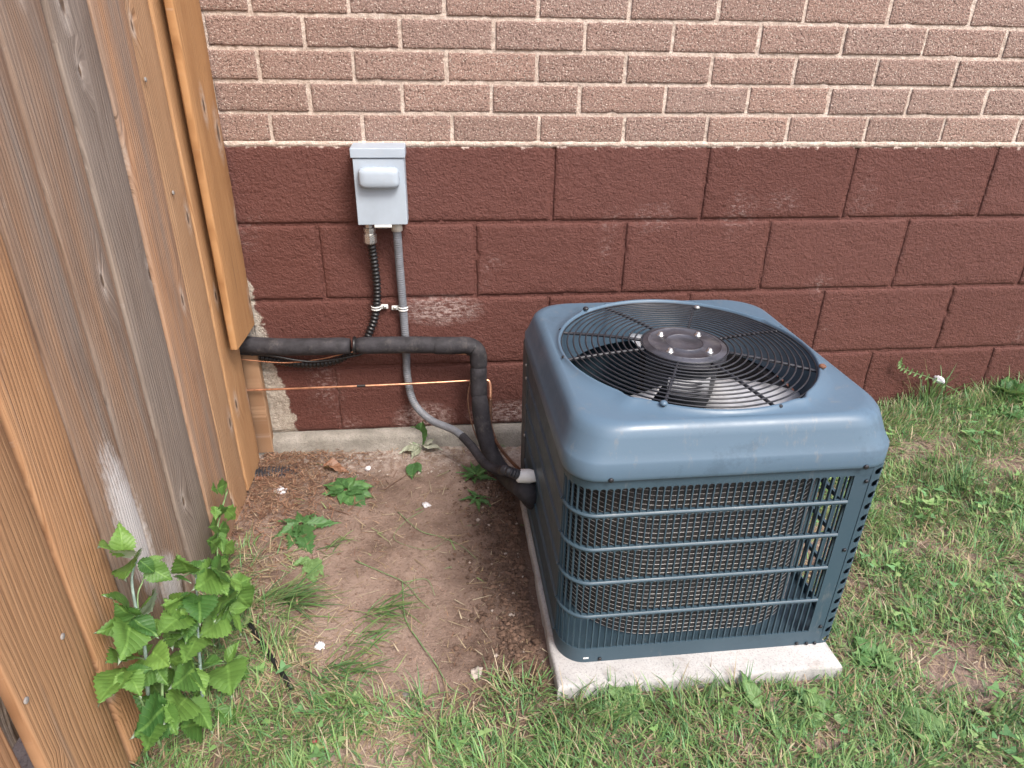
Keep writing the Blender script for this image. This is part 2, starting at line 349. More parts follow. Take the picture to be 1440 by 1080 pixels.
M = dict(
    brick=mat_brick(), mortar=mat_mortar(), block=mat_paint_block(), wood=mat_wood(), dirt=mat_dirt(),
    footing=mat_concrete('footing_concrete', (.20,.185,.16), (.34,.315,.28), 50, 1.0),
    pad=mat_concrete('slab_concrete', (.34,.33,.32), (.44,.43,.42), 40, .3, .35),
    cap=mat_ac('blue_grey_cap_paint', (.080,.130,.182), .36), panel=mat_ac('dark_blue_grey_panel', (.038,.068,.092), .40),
    post=mat_ac('grey_service_panel', (.062,.068,.075), .5),
    wire=mat_simple('black_coated_wire', (.020,.021,.026), .45, 0, 40, .3, .1),
    dark=mat_simple('dark_interior', (.018,.022,.028), .6, 0, 30, .4),
    shroud=mat_simple('blue_shroud', (.045,.075,.100), .5, 0, 20, .2),
    hub=mat_simple('motor_plate_black', (.060,.060,.072), .42, .3, 30, .35, .2, dirt=(.16,.15,.145)),
    blade=mat_simple('fan_blade_aluminium', (.56,.56,.57), .42, .35, 18, .2, .1),
    bolt=mat_simple('zinc_bolt', (.62,.62,.60), .3, .9, 50, .15),
    screw=mat_simple('dark_screw', (.04,.04,.045), .4, .7, 50, .2),
    rust=mat_simple('rusty_clip', (.22,.10,.06), .7, .3, 60, .4),
    guard=mat_simple('coil_guard_wire', (.33,.32,.31), .55, .2, 40, .3),
    label=mat_simple('sticker_white', (.42,.43,.45), .5, 0, 30, .1),
    ink=mat_simple('sticker_ink', (.05,.05,.06), .6, 0, 30, .1),
    foam=mat_simple('black_foam_sleeve', (.030,.028,.032), .72, 0, 35, .35, .5, .3, dirt=(.13,.115,.105)),
    tape=mat_simple('black_tape', (.012,.012,.013), .35, 0, 35, .2, .1),
    blackc=mat_simple('black_flex_conduit', (.012,.012,.013), .38, 0, 35, .2, .1),
    greyc=mat_simple('grey_pvc_conduit', (.155,.165,.185), .5, 0, 30, .2, .15, dirt=(.22,.20,.18)),
    box=mat_simple('light_grey_enamel', (.335,.39,.45), .42, 0, 12, .06, .05, dirt=(.33,.36,.39)),
    white=mat_simple('white_plastic', (.66,.66,.64), .4, 0, 30, .1, .1, dirt=(.4,.36,.3)),
    copper=mat_simple('copper_tube', (.72,.36,.22), .33, .85, 40, .3, .1), copperd=mat_simple('tarnished_copper', (.16,.085,.055), .5, .6, 60, .4, .2),
    paper=mat_simple('pale_litter', (.66,.64,.66), .8, 0, 80, .15, .6), petal=mat_simple('red_petal', (.55,.10,.12), .6, 0, 50, .25, .3),
    stone=mat_simple('pale_stone', (.46,.40,.35), .85, 0, 60, .25, .6), stoned=mat_simple('grey_stone', (.24,.22,.205), .85, 0, 60, .25, .6),
    plast=mat_simple('black_plastic_pipe', (.028,.029,.036), .45, 0, 40, .3, .2, dirt=(.14,.11,.09)),
    rasp=mat_leaf('raspberry_leaf', (.045,.125,.028), (.185,.330,.070), (.36,.44,.33), .25),
    weed=mat_leaf('weed_leaf', (.055,.140,.045), (.110,.235,.070), (.19,.28,.15)),
    palew=mat_leaf('pale_weed_leaf', (.130,.235,.080), (.20,.33,.125), (.22,.30,.17)),
    dryleaf=mat_leaf('dead_leaf', (.15,.065,.035), (.26,.13,.075), (.25,.15,.09), .1),
    silver=mat_leaf('wilted_leaf', (.26,.28,.20), (.42,.42,.34), (.36,.36,.30), .1),
    stem=mat_simple('green_stem', (.15,.24,.10), .55, 0, 40, .3), stemb=mat_simple('bluish_stem', (.22,.30,.26), .6, 0, 60, .25),
    grass=mat_attr('grass_blades', .5, .3), litter=mat_attr('dry_litter', .8, .1), clod=mat_attr('soil_clods', .95, 0),
)

# coil: fins drawn as fine relief on the coil's own surface
def mat_coil():
    m = NT('coil_fins'); p = m.obj(); s = m.sep(p)
    wv = m.math('ABSOLUTE', m.math('SINE', m.math('MULTIPLY', m.math('ADD', s[0], s[1]), 1400.0)))
    c = m.mix(m.noise(p, 16, 4, .7), (.055,.050,.050), (.10,.092,.09))
    c = m.mix(m.math('MULTIPLY', wv, .5), c, (.035,.03,.028))
    row = m.math('ABSOLUTE', m.math('SINE', m.math('MULTIPLY', s[2], 150.0)))
    c = m.mix(m.ramp(row, [(0, .4), (.3, 0.0)]), c, (.12,.105,.10))
    return m.done(c, .7, m.bump(wv, .4, .002), .3)
M['coil'] = mat_coil()

# ================================================================== GROUND
def G0(x, y):
    rise = sm(.42, 1.7, x)*.135*(.35+.65*sm(-1.3, -.1, y))
    return -.070 + rise - .012*sm(-.5, -1.3, y)*0 + .012*sm(-.16, -.05, y)*sm(.6, -.2, x)
def G(x, y):
    clod = sm(-.42, -.22, x)*sm(-.02, -.14, x)*sm(-.95, -.75, y)
    b = .007*fbm(x, y, 0, 5, 3) + .0035*fbm(x, y, 3, 28, 2) + clod*.012*fbm(x, y, 5, 26, 2)
    return G0(x, y) + b
xs = sorted(set([round(v, 4) for v in np.concatenate([np.linspace(-40, -3, 14), np.linspace(-2.6, -1.05, 14), np.arange(-1.0, 1.5, .0125), np.arange(1.5, 3, .06), np.linspace(3.2, 40, 14)])]))
ys = sorted(set([round(v, 4) for v in np.concatenate([np.linspace(-60, -2.4, 16), np.arange(-2.2, -1.15, .07), np.arange(-1.15, .04, .0125), [.1, .2]])]))
gv = [(x, y, G(x, y) if (-2.5 < x < 3 and y > -2.3) else G0(x, y)) for y in ys for x in xs]
nxs = len(xs)
gf = [(j*nxs+i, j*nxs+i+1, (j+1)*nxs+i+1, (j+1)*nxs+i) for j in range(len(ys)-1) for i in range(nxs-1)]
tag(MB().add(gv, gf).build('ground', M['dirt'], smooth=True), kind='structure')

# ================================================================== HOUSE WALL
B, L = .203, .406
BRZ0, BRH, BRL = 4*B-.0065, .0686, .2161
wall = thing('house_wall', 'house wall of rough reddish brick above maroon painted concrete blocks', 'wall', (0, 0, 0))
def rough_slab(w_, h_, d_, seed, nx, nzz, amp, rim, sc, rimw=.006):
    """a brick or block: front face towards -y with worn arrises and an uneven face"""
    r = random.Random(seed); ox = r.random()*50
    us = [0, rimw*.4/w_, rimw/w_] + [rimw/w_ + (1-2*rimw/w_)*i/nx for i in range(1, nx)] + [1-rimw/w_, 1-rimw*.4/w_, 1]
    vsn = [0, rimw*.4/h_, rimw/h_] + [rimw/h_ + (1-2*rimw/h_)*i/nzz for i in range(1, nzz)] + [1-rimw/h_, 1-rimw*.4/h_, 1]
    V = []; F = []; a = len(us); b = len(vsn)
    for v in vsn:
        for u in us:
            x = (u-.5)*w_; z = (v-.5)*h_
            eu = min(u, 1-u)*w_; ev = min(v, 1-v)*h_; e = min(eu, ev)
            yb = rim*(1-min(1, e/rimw))**1.6
            n1 = fbm(x+ox, z, seed, sc, 3)
            jx = .0016*nz(x+ox, z*3, 1, 60); jz = .0016*nz(x*3, z+ox, 2, 60)
            chip = max(0, nz(x+ox, z, 9, 45)-.33)*.02*(1-min(1, e/(rimw*1.6)))
            if e > 1e-6: jx *= .3; jz *= .3
            V.append((x+jx, yb + n1*amp + chip, z+jz))
    for j in range(b-1):
        for i in range(a-1): F.append((j*a+i, j*a+i+1, (j+1)*a+i+1, (j+1)*a+i))
    ring = [i for i in range(a)] + [j*a+a-1 for j in range(1, b)] + [(b-1)*a+i for i in range(a-2, -1, -1)] + [j*a for j in range(b-2, 0, -1)]
    o = len(V)
    for i in ring: V.append((V[i][0], d_, V[i][2]))
    n = len(ring)
    for i in range(n): F.append((ring[(i+1) % n], ring[i], o+i, o+(i+1) % n))
    return MB().add(V, F)
bmesh_var = [rough_slab(BRL-.0095, BRH-.0090, .09, 10+i, 24, 8, .0010, .0020, 60, .0035).mesh('brick', M['brick'], True) for i in range(9)]
half = rough_slab(BRL/2-.0115, BRH-.0105, .09, 41, 10, 7, .0010, .0020, 60, .0035).mesh('brick_half', M['brick'], True)
offs = [0, .0978, -.0094, .1023, -.0097]
for k in range(9):
    z = BRZ0 + (k+.5)*BRH
    o0 = -.6884 + offs[k % 5 if k < 5 else (1 if k % 2 else 0)]
    for j in range(-4, 13):
        x = o0 + (j+.5)*BRL
        if x < -1.45 or x > 2.25: continue
        o = link('brick', bmesh_var[rnd.randrange(9)], wall, loc=(x+rnd.uniform(-.0012, .0012), rnd.uniform(-.0012, .0012), z+rnd.uniform(-.001, .001)), rot=(0, rnd.uniform(-.004, .004), 0))
        if rnd.random() < .5: o.scale = (1, 1, 1)
def mortar_sheet(x0, x1, z0, z1, y, step, amp, mat, name, y1=.08):
    nx = int((x1-x0)/step); nzv = int((z1-z0)/step); V = []; F = []
    for j in range(nzv+1):
        for i in range(nx+1):
            x = x0+(x1-x0)*i/nx; z = z0+(z1-z0)*j/nzv
            V.append((x, y+amp*fbm(x, z, 2, 38, 2)+amp*.6*nz(x, z, 4, 12), z))
    for j in range(nzv):
        for i in range(nx): a = j*(nx+1)+i; F.append((a, a+1, a+nx+2, a+nx+1))
    mb = MB().add(V, F); mb.box((x0, y+.02, z0), (x1, y1, z1)); return mb.build(name, mat, wall, True)
mortar_sheet(-1.45, 2.25, BRZ0, BRZ0+9*BRH, .0040, .008, .0012, M['mortar'], 'mortar')
# bed of mortar between painted block and brick, a little proud
V = []; F = []; n = 420
for i in range(n+1):
    x = -1.45+3.7*i/n
    for k, (yy, zz) in enumerate(((.02, -.014), (.002, -.0085), (-.0015, -.003), (-.001, .003), (.003, .0065))):
        V.append((x, yy+.0025*fbm(x, k*.3, 0, 30, 3), BRZ0+zz+(.004 if k == 1 else .0015)*fbm(x, k, 3, 26, 3)))
for i in range(n):
    for k in range(4): a = i*5+k; F.append((a, a+5, a+6, a+1))
MB().add(V, F).build('mortar_bed', M['mortar'], wall, True)
blk_var = [rough_slab(L-.009, B-.008, .15, 70+i, 44, 22, .0014, .0034, 26, .0060).mesh('concrete_block', M['block'], True) for i in range(6)]
top_var = [rough_slab(L-.009, B-.015, .15, 80+i, 44, 22, .0014, .0034, 26, .0060).mesh('concrete_block_top', M['block'], True) for i in range(4)]
for c in range(4):
    for j in range(-4, 7):
        x = j*L + (L/2 if c % 2 else -L/2 + L/2 + L/2)   # courses in half bond
        x = j*L + (L/2 if c in (1, 3) else 0)
        # course 3 (top) has joints at multiples of L, course 2 at half blocks
        xx = x if c in (1, 3) else x
        if xx < -1.4 or xx > 2.3: continue
        top = c == 3
        link('concrete_block', (top_var[rnd.randrange(4)] if top else blk_var[rnd.randrange(6)]), wall, loc=(xx, rnd.uniform(-.001, .001), (c+.5)*B-(.003 if top else 0)))
mortar_sheet(-1.45, 2.25, .0, 4*B-.012, .0054, .012, .0014, M['block'], 'painted_joint', .12)
fb = MB(); V = []; F = []; n = 260
for i in range(n+1):
    x = -1.45+3.7*i/n
    for k, (yy, zz) in enumerate(((.02, -.002), (-.012, -.003), (-.024, -.008), (-.030, -.022), (-.032, -.10), (-.032, -.22))):
        V.append((x, yy+.005*fbm(x, zz, k*.4, 14, 3), zz+.0035*fbm(x, k, 5, 18, 3)*(k > 0)))
for i in range(n):
    for k in range(5): a = i*6+k; F.append((a+1, a+7, a+6, a))
fb.add(V, F).build('footing', M['footing'], wall, True)
MB().box((-1.44, .10, -.3), (2.24, .25, BRZ0+9*BRH)).build('wall_core', M['footing'], wall)

# ================================================================== FENCE
fence = thing('wooden_fence', 'weathered cedar board fence standing at right angles to the house wall', 'fence', (-.845, -.6, -.07))
def board(y0, y1, xf, z0, z1, col, wear, name='fence_board', seed=0, th=.019):
    """board in the fence plane; face towards +x; bowed, with rounded arrises"""
    mb = MB(); V = []; F = []; r = .004; nzz = 26; w_ = y1-y0
    prof = [(-th, -w_/2+r), (-th+r, -w_/2), (-r, -w_/2), (-r*.3, -w_/2+r*.3), (0, -w_/2+r), (.0008, -w_/4), (.001, 0), (.0008, w_/4), (0, w_/2-r), (-r*.3, w_/2-r*.3), (-r, w_/2), (-th+r, w_/2), (-th, w_/2-r)]
    H = z1-z0; n = len(prof)
    for j in range(nzz+1):
        z = -H/2 + H*j/nzz
        bow = .0022*nz(z*1.3, seed*3.1, 0); e = .0016*nz(z*5, seed, 4)
        for (a, b) in prof:
            V.append((a+bow, b+e+.0011*nz(z*9, seed, b*20), z))
    for j in range(nzz):
        for k in range(n):
            k2 = (k+1) % n; F.append((j*n+k, j*n+k2, (j+1)*n+k2, (j+1)*n+k))
    F.append(tuple(range(n-1, -1, -1))); F.append(tuple(nzz*n+k for k in range(n)))
    o = mb.add(V, F).build(name, M['wood'], fence, True)
    o.data.set_sharp_from_angle(angle=math.radians(50))
    o.matrix_parent_inverse = Matrix.Translation((.845, .6, .07))
    o.location = (xf, (y0+y1)/2, (z0+z1)/2); o.color = (*col, 1); o['wear'] = float(wear)-.06
    return o
OR, BR, TN, GY = (.42,.240,.120), (.335,.205,.130), (.40,.245,.140), (.30,.215,.155)
XF = -.835; ZT = 1.62
bds = [(-.058, -.200, XF, OR, .28), (-.207, -.323, XF-.002, TN, .38), (-.335, -.470, XF+.003, (.40,.235,.14), .60), (-.476, -.605, XF, GY, .84),
       (-.612, -.733, XF-.003, (.31,.20,.135), .62), (-.746, -.858, XF+.001, (.32,.20,.13), .62), (-.873, -.977, XF+.006, (.42,.235,.125), .46),
       (-.989, -1.135, XF+.008, (.38,.215,.115), .42), (-1.152, -1.290, XF-.004, (.40,.22,.12), .40), (-1.296, -1.436, XF, TN, .4), (-1.442, -1.58, XF, BR, .5), (-1.586, -1.73, XF, OR, .4), (-1.736, -1.87, XF, GY, .6)]
for i, (a, b, xf, c, wr) in enumerate(bds):
    board(b, a, xf, -.060-.012*(i % 3), ZT, c, wr, seed=i+1)
trim = board(-.186, -.010, -.800, .347, ZT, (.40,.215,.095), .15, 'trim_board', 33)
trim['label'] = 'bright orange end board cut short above the insulated pipe'
nail = board(-.034, -.004, -.800, -.045, .275, (.30,.185,.11), .3, 'nailer_strip', 44, .045)
back = board(-.30, -.20, XF-.05, -.05, ZT, GY, .6, 'fence_post', 45, .09)
for z in (.25, .78, 1.35):
    mb = MB(); mb.box((XF-.060, -1.87, z-.045), (XF-.0225, -.06, z+.045)); o = mb.build('rail', M['wood'], fence, bevel=.003)
    o.matrix_parent_inverse = Matrix.Translation((.845, .6, .07)); o.color = (*GY, 1); o['wear'] = .7
for (a, b) in ((130.5, 735.5), (36, 985), (87, 895), (110, 840), (243, 271), (204, 112)):
    p = px(a, b, XF+.0085 if a < 100 else XF+.001)
    mb = MB(); mb.lathe([(.0045, 0), (.0045, .0016), (.003, .0026), (.0012, .0026)], 12)
    o = mb.build('screw_head', M['stoned'], fence, True); o.matrix_parent_inverse = Matrix.Translation((.845, .6, .07))
    o.location = p; o.rotation_euler = (0, math.pi/2, 0)

# ================================================================== CONCRETE SLAB
def slab():
    x0, x1, y0, y1, zt, th = -.108, .447, -.917, -.262, 0, .06
    nx, ny = 40, 44; V = []; F = []
    def P(x, y, z): return (x, y, z)
    cx, cy = (x0+x1)/2, (y0+y1)/2
    prof = [(0, -th), (0, -.008), (.0015, -.003), (.006, 0)]
    per = 120; loops = []
    def pt(t, ins):
        t = t % 1 * 4; s = int(t); f = t-s; a, b, c, d = x0+ins, x1-ins, y0+ins, y1-ins
        return [(a+(b-a)*f, c), (b, c+(d-c)*f), (b-(b-a)*f, d), (a, d-(d-c)*f)][s]
    for ins, z in prof:
        for i in range(per):
            x, y = pt(i/per, ins); j = .0022*fbm(x, y, z, 22, 3)
            V.append((x-cx+j, y-cy+j, z + (.0008*nz(x, y, 1, 30) if z > -.01 else 0)))
    for k in range(len(prof)-1):
        for i in range(per): F.append((k*per+i, k*per+(i+1) % per, (k+1)*per+(i+1) % per, (k+1)*per+i))
    F.append(tuple((len(prof)-1)*per+i for i in range(per)))
    o = MB().add(V, F).build('concrete_slab', M['pad'], None, True); o.data.set_sharp_from_angle(angle=math.radians(50))
    o.location = (cx, cy, -.041); o.rotation_euler = (math.radians(-.8), 0, 0)
    tag(o, 'pale square concrete slab under the air conditioner', 'slab')
slab()

# ================================================================== AIR CONDITIONER
AW = .278            # half width of the cabinet
ac = thing('air_conditioner', 'blue-grey outdoor air conditioner unit with round fan grille on top', 'air conditioner', (.181, -.5645, -.0385))
ac.scale = (1.005, 1.07, 1.0)
ac.rotation_euler = (math.radians(.6), 0, math.radians(.3))
HC = .430            # underside of the cap
def rho(th, hw, r):  # rounded square, distance from centre along angle th
    c, s = abs(math.cos(th)), abs(math.sin(th))
    if c < s: c, s = s, c
    d = hw/c
    if d*s <= hw-r: return d
    k = hw-r; bq = k*(c+s); cq = 2*k*k-r*r
    return bq+math.sqrt(max(0, bq*bq-cq))
N = 160
ths = [2*math.pi*i/N for i in range(N)]
def cap_build():
    V = []; F = []
    prof = [(.276, .05, .428), (.2835, .056, .428), (.2855, .058, .431), (.2860, .06, .437), (.2857, .06, .461), (.2840, .062, .4645), (.2790, .066, .476), (.2735, .070, .492), (.2700, .072, .502), (.2650, .075, .509), (.2590, .080, .5125), (.2540, .09, .514)]
    loops = [[rho(t, hw, r) for t in ths] for hw, r, z in prof]; zs = [[z]*N for _, _, z in prof]
    # blend to the round lip: shallow dish in the corners, raised rolled lip, then the throat
    last = loops[-1]
    for rr, z, f in ((.2520, .5135, .6), (.2500, .5195, 1), (.2470, .5225, 1), (.2440, .5195, 1), (.2430, .511, 1), (.2425, .480, 1), (.2425, .43, 1)):
        lo = []
        for i, t in enumerate(ths):
            bump = sum(.0085*math.exp(-((((t-a+math.pi) % (2*math.pi))-math.pi)/.055)**2) for a in TAB)*(1 if z > .5135 else 0)
            lo.append((last[i]*(1-f)+rr*f) + bump)
        loops.append(lo); zs.append([z]*N)
    zs[len(prof)] = [.513 - .006*min(1, (last[i]-.2475)/.08) for i in range(N)]
    for lo, zz in zip(loops, zs):
        for t, r, z in zip(ths, lo, zz): V.append((r*math.cos(t), r*math.sin(t), z+.009*sm(.462, .500, z)))
    for k in range(len(loops)-1):
        for i in range(N): F.append((k*N+i, k*N+(i+1) % N, (k+1)*N+(i+1) % N, (k+1)*N+i))
    o = MB().add(V, F).build('top_cap', M['cap'], ac, True); return o
TAB = [math.radians(a) for a in (33-5, 120+8, 213+16, 303-2)]
cap = cap_build()
# fan grille: concentric wires, eight spokes
rings = 14
for i in range(rings):
    f = i/(rings-1); R = .084+(.2425-.084)*f; z = .5150+.008*(1-f**2)
    MB().ring(R, .0017, z, 72, 5).build('grille_ring', M['wire'], ac, True)
for k, a in enumerate((157, 187, 114, 64, 17, -27, -72, -118)):
    a = math.radians(a); pts = []
    r1 = .2515
    for j in range(9):
        f = j/8; r = .070+(.243-.070)*j/7 if j < 8 else r1; g = (r-.082)/(.2405-.082); pts.append((r*math.cos(a), r*math.sin(a), (.5120+.008*(1-min(1, max(0, g))**2)) if j < 8 else .5205))
    MB().tube(pts, .0032, 6).build('grille_spoke', M['wire'], ac, True)
for a, mt in ((-27, 'rust'), (-118, 'cap'), (128, 'wire'), (62, 'bolt')):
    a = math.radians(a); r = .250 if mt != 'bolt' else .212
    MB().lathe([(.006, 0), (.007, .003), (.004, .006), (.001, .0065)], 10, (r*math.cos(a), r*math.sin(a), .5215)).build('grille_screw', M[mt], ac, True)
# motor plate with bolts and pressed circles
mb = MB(); mb.lathe([(.083, .508), (.083, .5220), (.080, .5245), (.0725, .5255), (.0705, .5275), (.0685, .5255), (.0385, .5260), (.0365, .5282), (.0345, .5260), (.012, .5262), (.004, .5245), (.001, .5245)], 48)
hub = mb.build('motor_plate', M['hub'], ac, True); hub.data.set_sharp_from_angle(angle=math.radians(60))
for a in (38, 128, 218, 308):
    a = math.radians(a+2); mb = MB(); c = (.054*math.cos(a), .054*math.sin(a), .525)
    mb.lathe([(.0075, 0), (.0075, .0012), (.0048, .0014), (.0048, .006), (.0035, .0075), (.001, .0078)], 10, c); mb.build('bolt', M['bolt'], hub, True)
mb = MB(); mb.lathe([(.060, .40), (.068, .41), (.070, .49), (.064, .512), (.02, .516)], 36); mot = mb.build('fan_motor', M['dark'], ac, True)
def curved_label(name, mat, R, a0, a1, z0, z1, parent):
    V = []; F = []; n = 14
    for i in range(n+1):
        a = a0+(a1-a0)*i/n; V += [(R*math.cos(a), R*math.sin(a), z0), (R*math.cos(a), R*math.sin(a), z1), ((R-.0015)*math.cos(a), (R-.0015)*math.sin(a), z0), ((R-.0015)*math.cos(a), (R-.0015)*math.sin(a), z1)]
    for i in range(n): a = 4*i; F += [(a, a+4, a+5, a+1), (a+1, a+5, a+7, a+3), (a+2, a, a+4, a+6)[::-1]]
    return MB().add(V, F).build(name, mat, parent, True)
lab = curved_label('motor_label', M['label'], .0712, math.radians(-130), math.radians(-60), .440, .480, mot)
for i, z in enumerate((.446, .454, .462, .470)):
    curved_label('print_line', M['ink'], .0717, math.radians(-125+3*i), math.radians(-70-6*(i % 2)), z, z+.003, mot)
for o in ac.children:
    if o.name.split('.')[0] in ('grille_ring', 'grille_spoke', 'grille_screw', 'motor_plate', 'fan_motor'): o.location.z += .009
# three pitched blades
for k, a0 in enumerate((-48, 72, 192)):
    V = []; F = []; nr, na = 8, 10
    for j in range(nr+1):
        r = .055+(.228-.055)*j/nr
        wdt = math.radians(26+36*math.sin(math.pi*min(1, .25+.6*j/nr)))
        for i in range(na+1):
            u = i/na-.5; a = math.radians(a0)+u*wdt+.12*(j/nr)
            z = .425+u*(.085-.02*j/nr)+.012*math.cos(u*math.pi)
            V.append((r*math.cos(a), r*math.sin(a), z))
    for j in range(nr):
        for i in range(na): q = j*(na+1)+i; F.append((q, q+na+1, q+na+2, q+1))
    o = MB().add(V, F).build('fan_blade', M['blade'], ac, True); sf = o.modifiers.new('thick', 'SOLIDIFY'); sf.thickness = .0015
# base pan and the compressor in the middle
def rsq(hw, r, z, n=N): return [(rho(t, hw, r)*math.cos(t), rho(t, hw, r)*math.sin(t), z) for t in [2*math.pi*i/n for i in range(n)]]
def loft(loops, closed=True, cap0=False, cap1=False):
    V = []; F = []; n = len(loops[0])
    for l in loops: V += l
    for k in range(len(loops)-1):
        for i in range(n if closed else n-1): F.append((k*n+i, k*n+(i+1) % n, (k+1)*n+(i+1) % n, (k+1)*n+i))
    if cap0: F.append(tuple(range(n-1, -1, -1)))
    if cap1: F.append(tuple((len(loops)-1)*n+i for i in range(n)))
    return MB().add(V, F)
loft([rsq(.274, .05, .004), rsq(.2745, .05, .008), rsq(.2745, .05, .020), rsq(.268, .05, .022)], True, True, True).build('base_pan', M['panel'], ac, True).data.set_sharp_from_angle(angle=math.radians(45))
mb = MB(); mb.lathe([(.075, .02), (.085, .05), (.085, .24), (.070, .275), (.03, .29), (.001, .292)], 32, (.06, .05, 0)); mb.build('compressor', M['dark'], ac, True)
# coil: three-quarter wrap of finned tube, wide bends, open at the rear left
def coil_path(hw, r, n=26):
    pts = []
    def arc(cx, cy, a0, a1):
        for i in range(n+1): a = math.radians(a0+(a1-a0)*i/n); pts.append((cx+r*math.cos(a), cy+r*math.sin(a)))
    pts.append((-hw, hw-.02)); pts.append((-hw, 0))
    arc(-hw+r, -hw+r, 180, 270); pts.append((-.02, -hw)); pts.append((.05, -hw)); arc(hw-r, -hw+r, 270, 360); pts.append((hw, 0)); arc(hw-r, hw-r, 0, 90); pts.append((0, hw))
    return pts
po, pi_ = coil_path(.242, .150), coil_path(.218, .126)
V = []; F = []; n = len(po)
for z in (.024, .424):
    V += [(a, b, z) for a, b in po] + [(a, b, z) for a, b in pi_]
for i in range(n-1):
    F += [(i, i+1, 2*n+i+1, 2*n+i), (n+i+1, n+i, 3*n+i, 3*n+i+1), (2*n+i, 2*n+i+1, 3*n+i+1, 3*n+i)]
F += [(0, 2*n, 3*n, n), (n-1, 2*n-1, 4*n-1, 3*n-1)]
coil = MB().add(V, F).build('coil', M['coil'], ac, True); coil.data.set_sharp_from_angle(angle=math.radians(40))
mb = MB(); gp = coil_path(.246, .154, 14)
for i in range(38):
    z = .030+.0104*i; mb.tube([(a, b, z) for a, b in gp], .0007, 4)
g_ = mb.build('guard_wires', M['guard'], coil); tag(g_, kind='stuff')
# cabinet panels ----------------------------------------------------
ROWZ = [.040, .123, .204, .281, .354, .409]     # slot rows (bottom to top), between rails
PITCH = .01235
XR = .244     # seam with the corner post on the right
def front_xy(sx):   # arc-length position along the left side, round the front-left bend and along the front
    r = .052; x0 = -AW; yf = -AW
    s0 = math.pi/2*r
    if sx < 0:      # on the left side, behind the bend
        return (x0, yf+r-sx, math.pi)
    if sx < s0:
        a = math.pi + sx/r
        return (x0+r+r*math.cos(a), yf+r+r*math.sin(a), a)
    return (x0+r+(sx-s0), yf, 1.5*math.pi)
SEND = math.pi/2*.052 + (2*AW-.052) - (AW-XR)     # arc length at the seam
def strip(s0, s1, prof, mat, name, n=None, parent=None):   # extruded along the front: profile of (outward offset, z)
    n = n or max(2, int((s1-s0)/.006)); V = []; F = []; m_ = len(prof)
    for i in range(n+1):
        x, y, a = front_xy(s0+(s1-s0)*i/n)
        for o_, z in prof: V.append((x+o_*math.cos(a), y+o_*math.sin(a), z))
    for i in range(n):
        for k in range(m_): k2 = (k+1) % m_; F.append((i*m_+k, (i+1)*m_+k, (i+1)*m_+k2, i*m_+k2))
    F.append(tuple(range(m_))); F.append(tuple(n*m_+k for k in range(m_-1, -1, -1)))
    o = MB().add(V, F).build(name, mat, parent or ac, True); o.data.set_sharp_from_angle(angle=math.radians(38)); return o
S0 = .004
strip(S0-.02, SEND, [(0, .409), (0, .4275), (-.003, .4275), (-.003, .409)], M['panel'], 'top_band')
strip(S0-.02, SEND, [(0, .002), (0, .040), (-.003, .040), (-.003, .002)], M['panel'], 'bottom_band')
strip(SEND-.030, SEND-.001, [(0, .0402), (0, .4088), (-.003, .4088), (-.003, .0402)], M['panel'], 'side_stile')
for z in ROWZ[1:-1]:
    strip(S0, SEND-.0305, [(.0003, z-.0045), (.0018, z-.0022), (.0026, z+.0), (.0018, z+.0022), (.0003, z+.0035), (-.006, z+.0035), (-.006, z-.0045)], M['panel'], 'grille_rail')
# arched tops of the slots, one toothed strip under each rail
ns = int((SEND-.030-S0)/PITCH)
for zt in [z-.0047 for z in ROWZ[1:-1]]+[.4092]:
    V = []; F = []
    for i in range(ns):
        sA = S0+i*PITCH
        for k in range(7):
            u = k/6; dz = .0062*(1-math.sqrt(max(0, 1-(2*u-1)**2)))+.0003
            x, y, a = front_xy(sA+u*PITCH)
            for off in (-.0002, -.0035):
                V += [(x+off*math.cos(a), y+off*math.sin(a), zt), (x+off*math.cos(a), y+off*math.sin(a), zt-dz)]
        b = i*28
        for k in range(6):
            q = b+4*k; F += [(q, q+4, q+5, q+1)[::-1], (q+1, q+5, q+7, q+3)[::-1]]
    tag(MB().add(V, F).build('slot_arches', M['panel'], ac), kind='stuff')
slat_me = MB().box((-.0011, -.0050, 0), (.0011, -.0005, .369)).mesh('slat', M['panel'])
for i in range(ns+1):
    x, y, a = front_xy(S0+i*PITCH)
    link('slat', slat_me, ac, loc=(x, y, .040), rot=(0, 0, a-1.5*math.pi+math.pi))
# the slats sit inside: turn so that their depth runs inwards
for o in [c for c in ac.children if c.name.startswith('slat')]: o.rotation_euler[2] += math.pi; o.scale = (1, -1, 1)
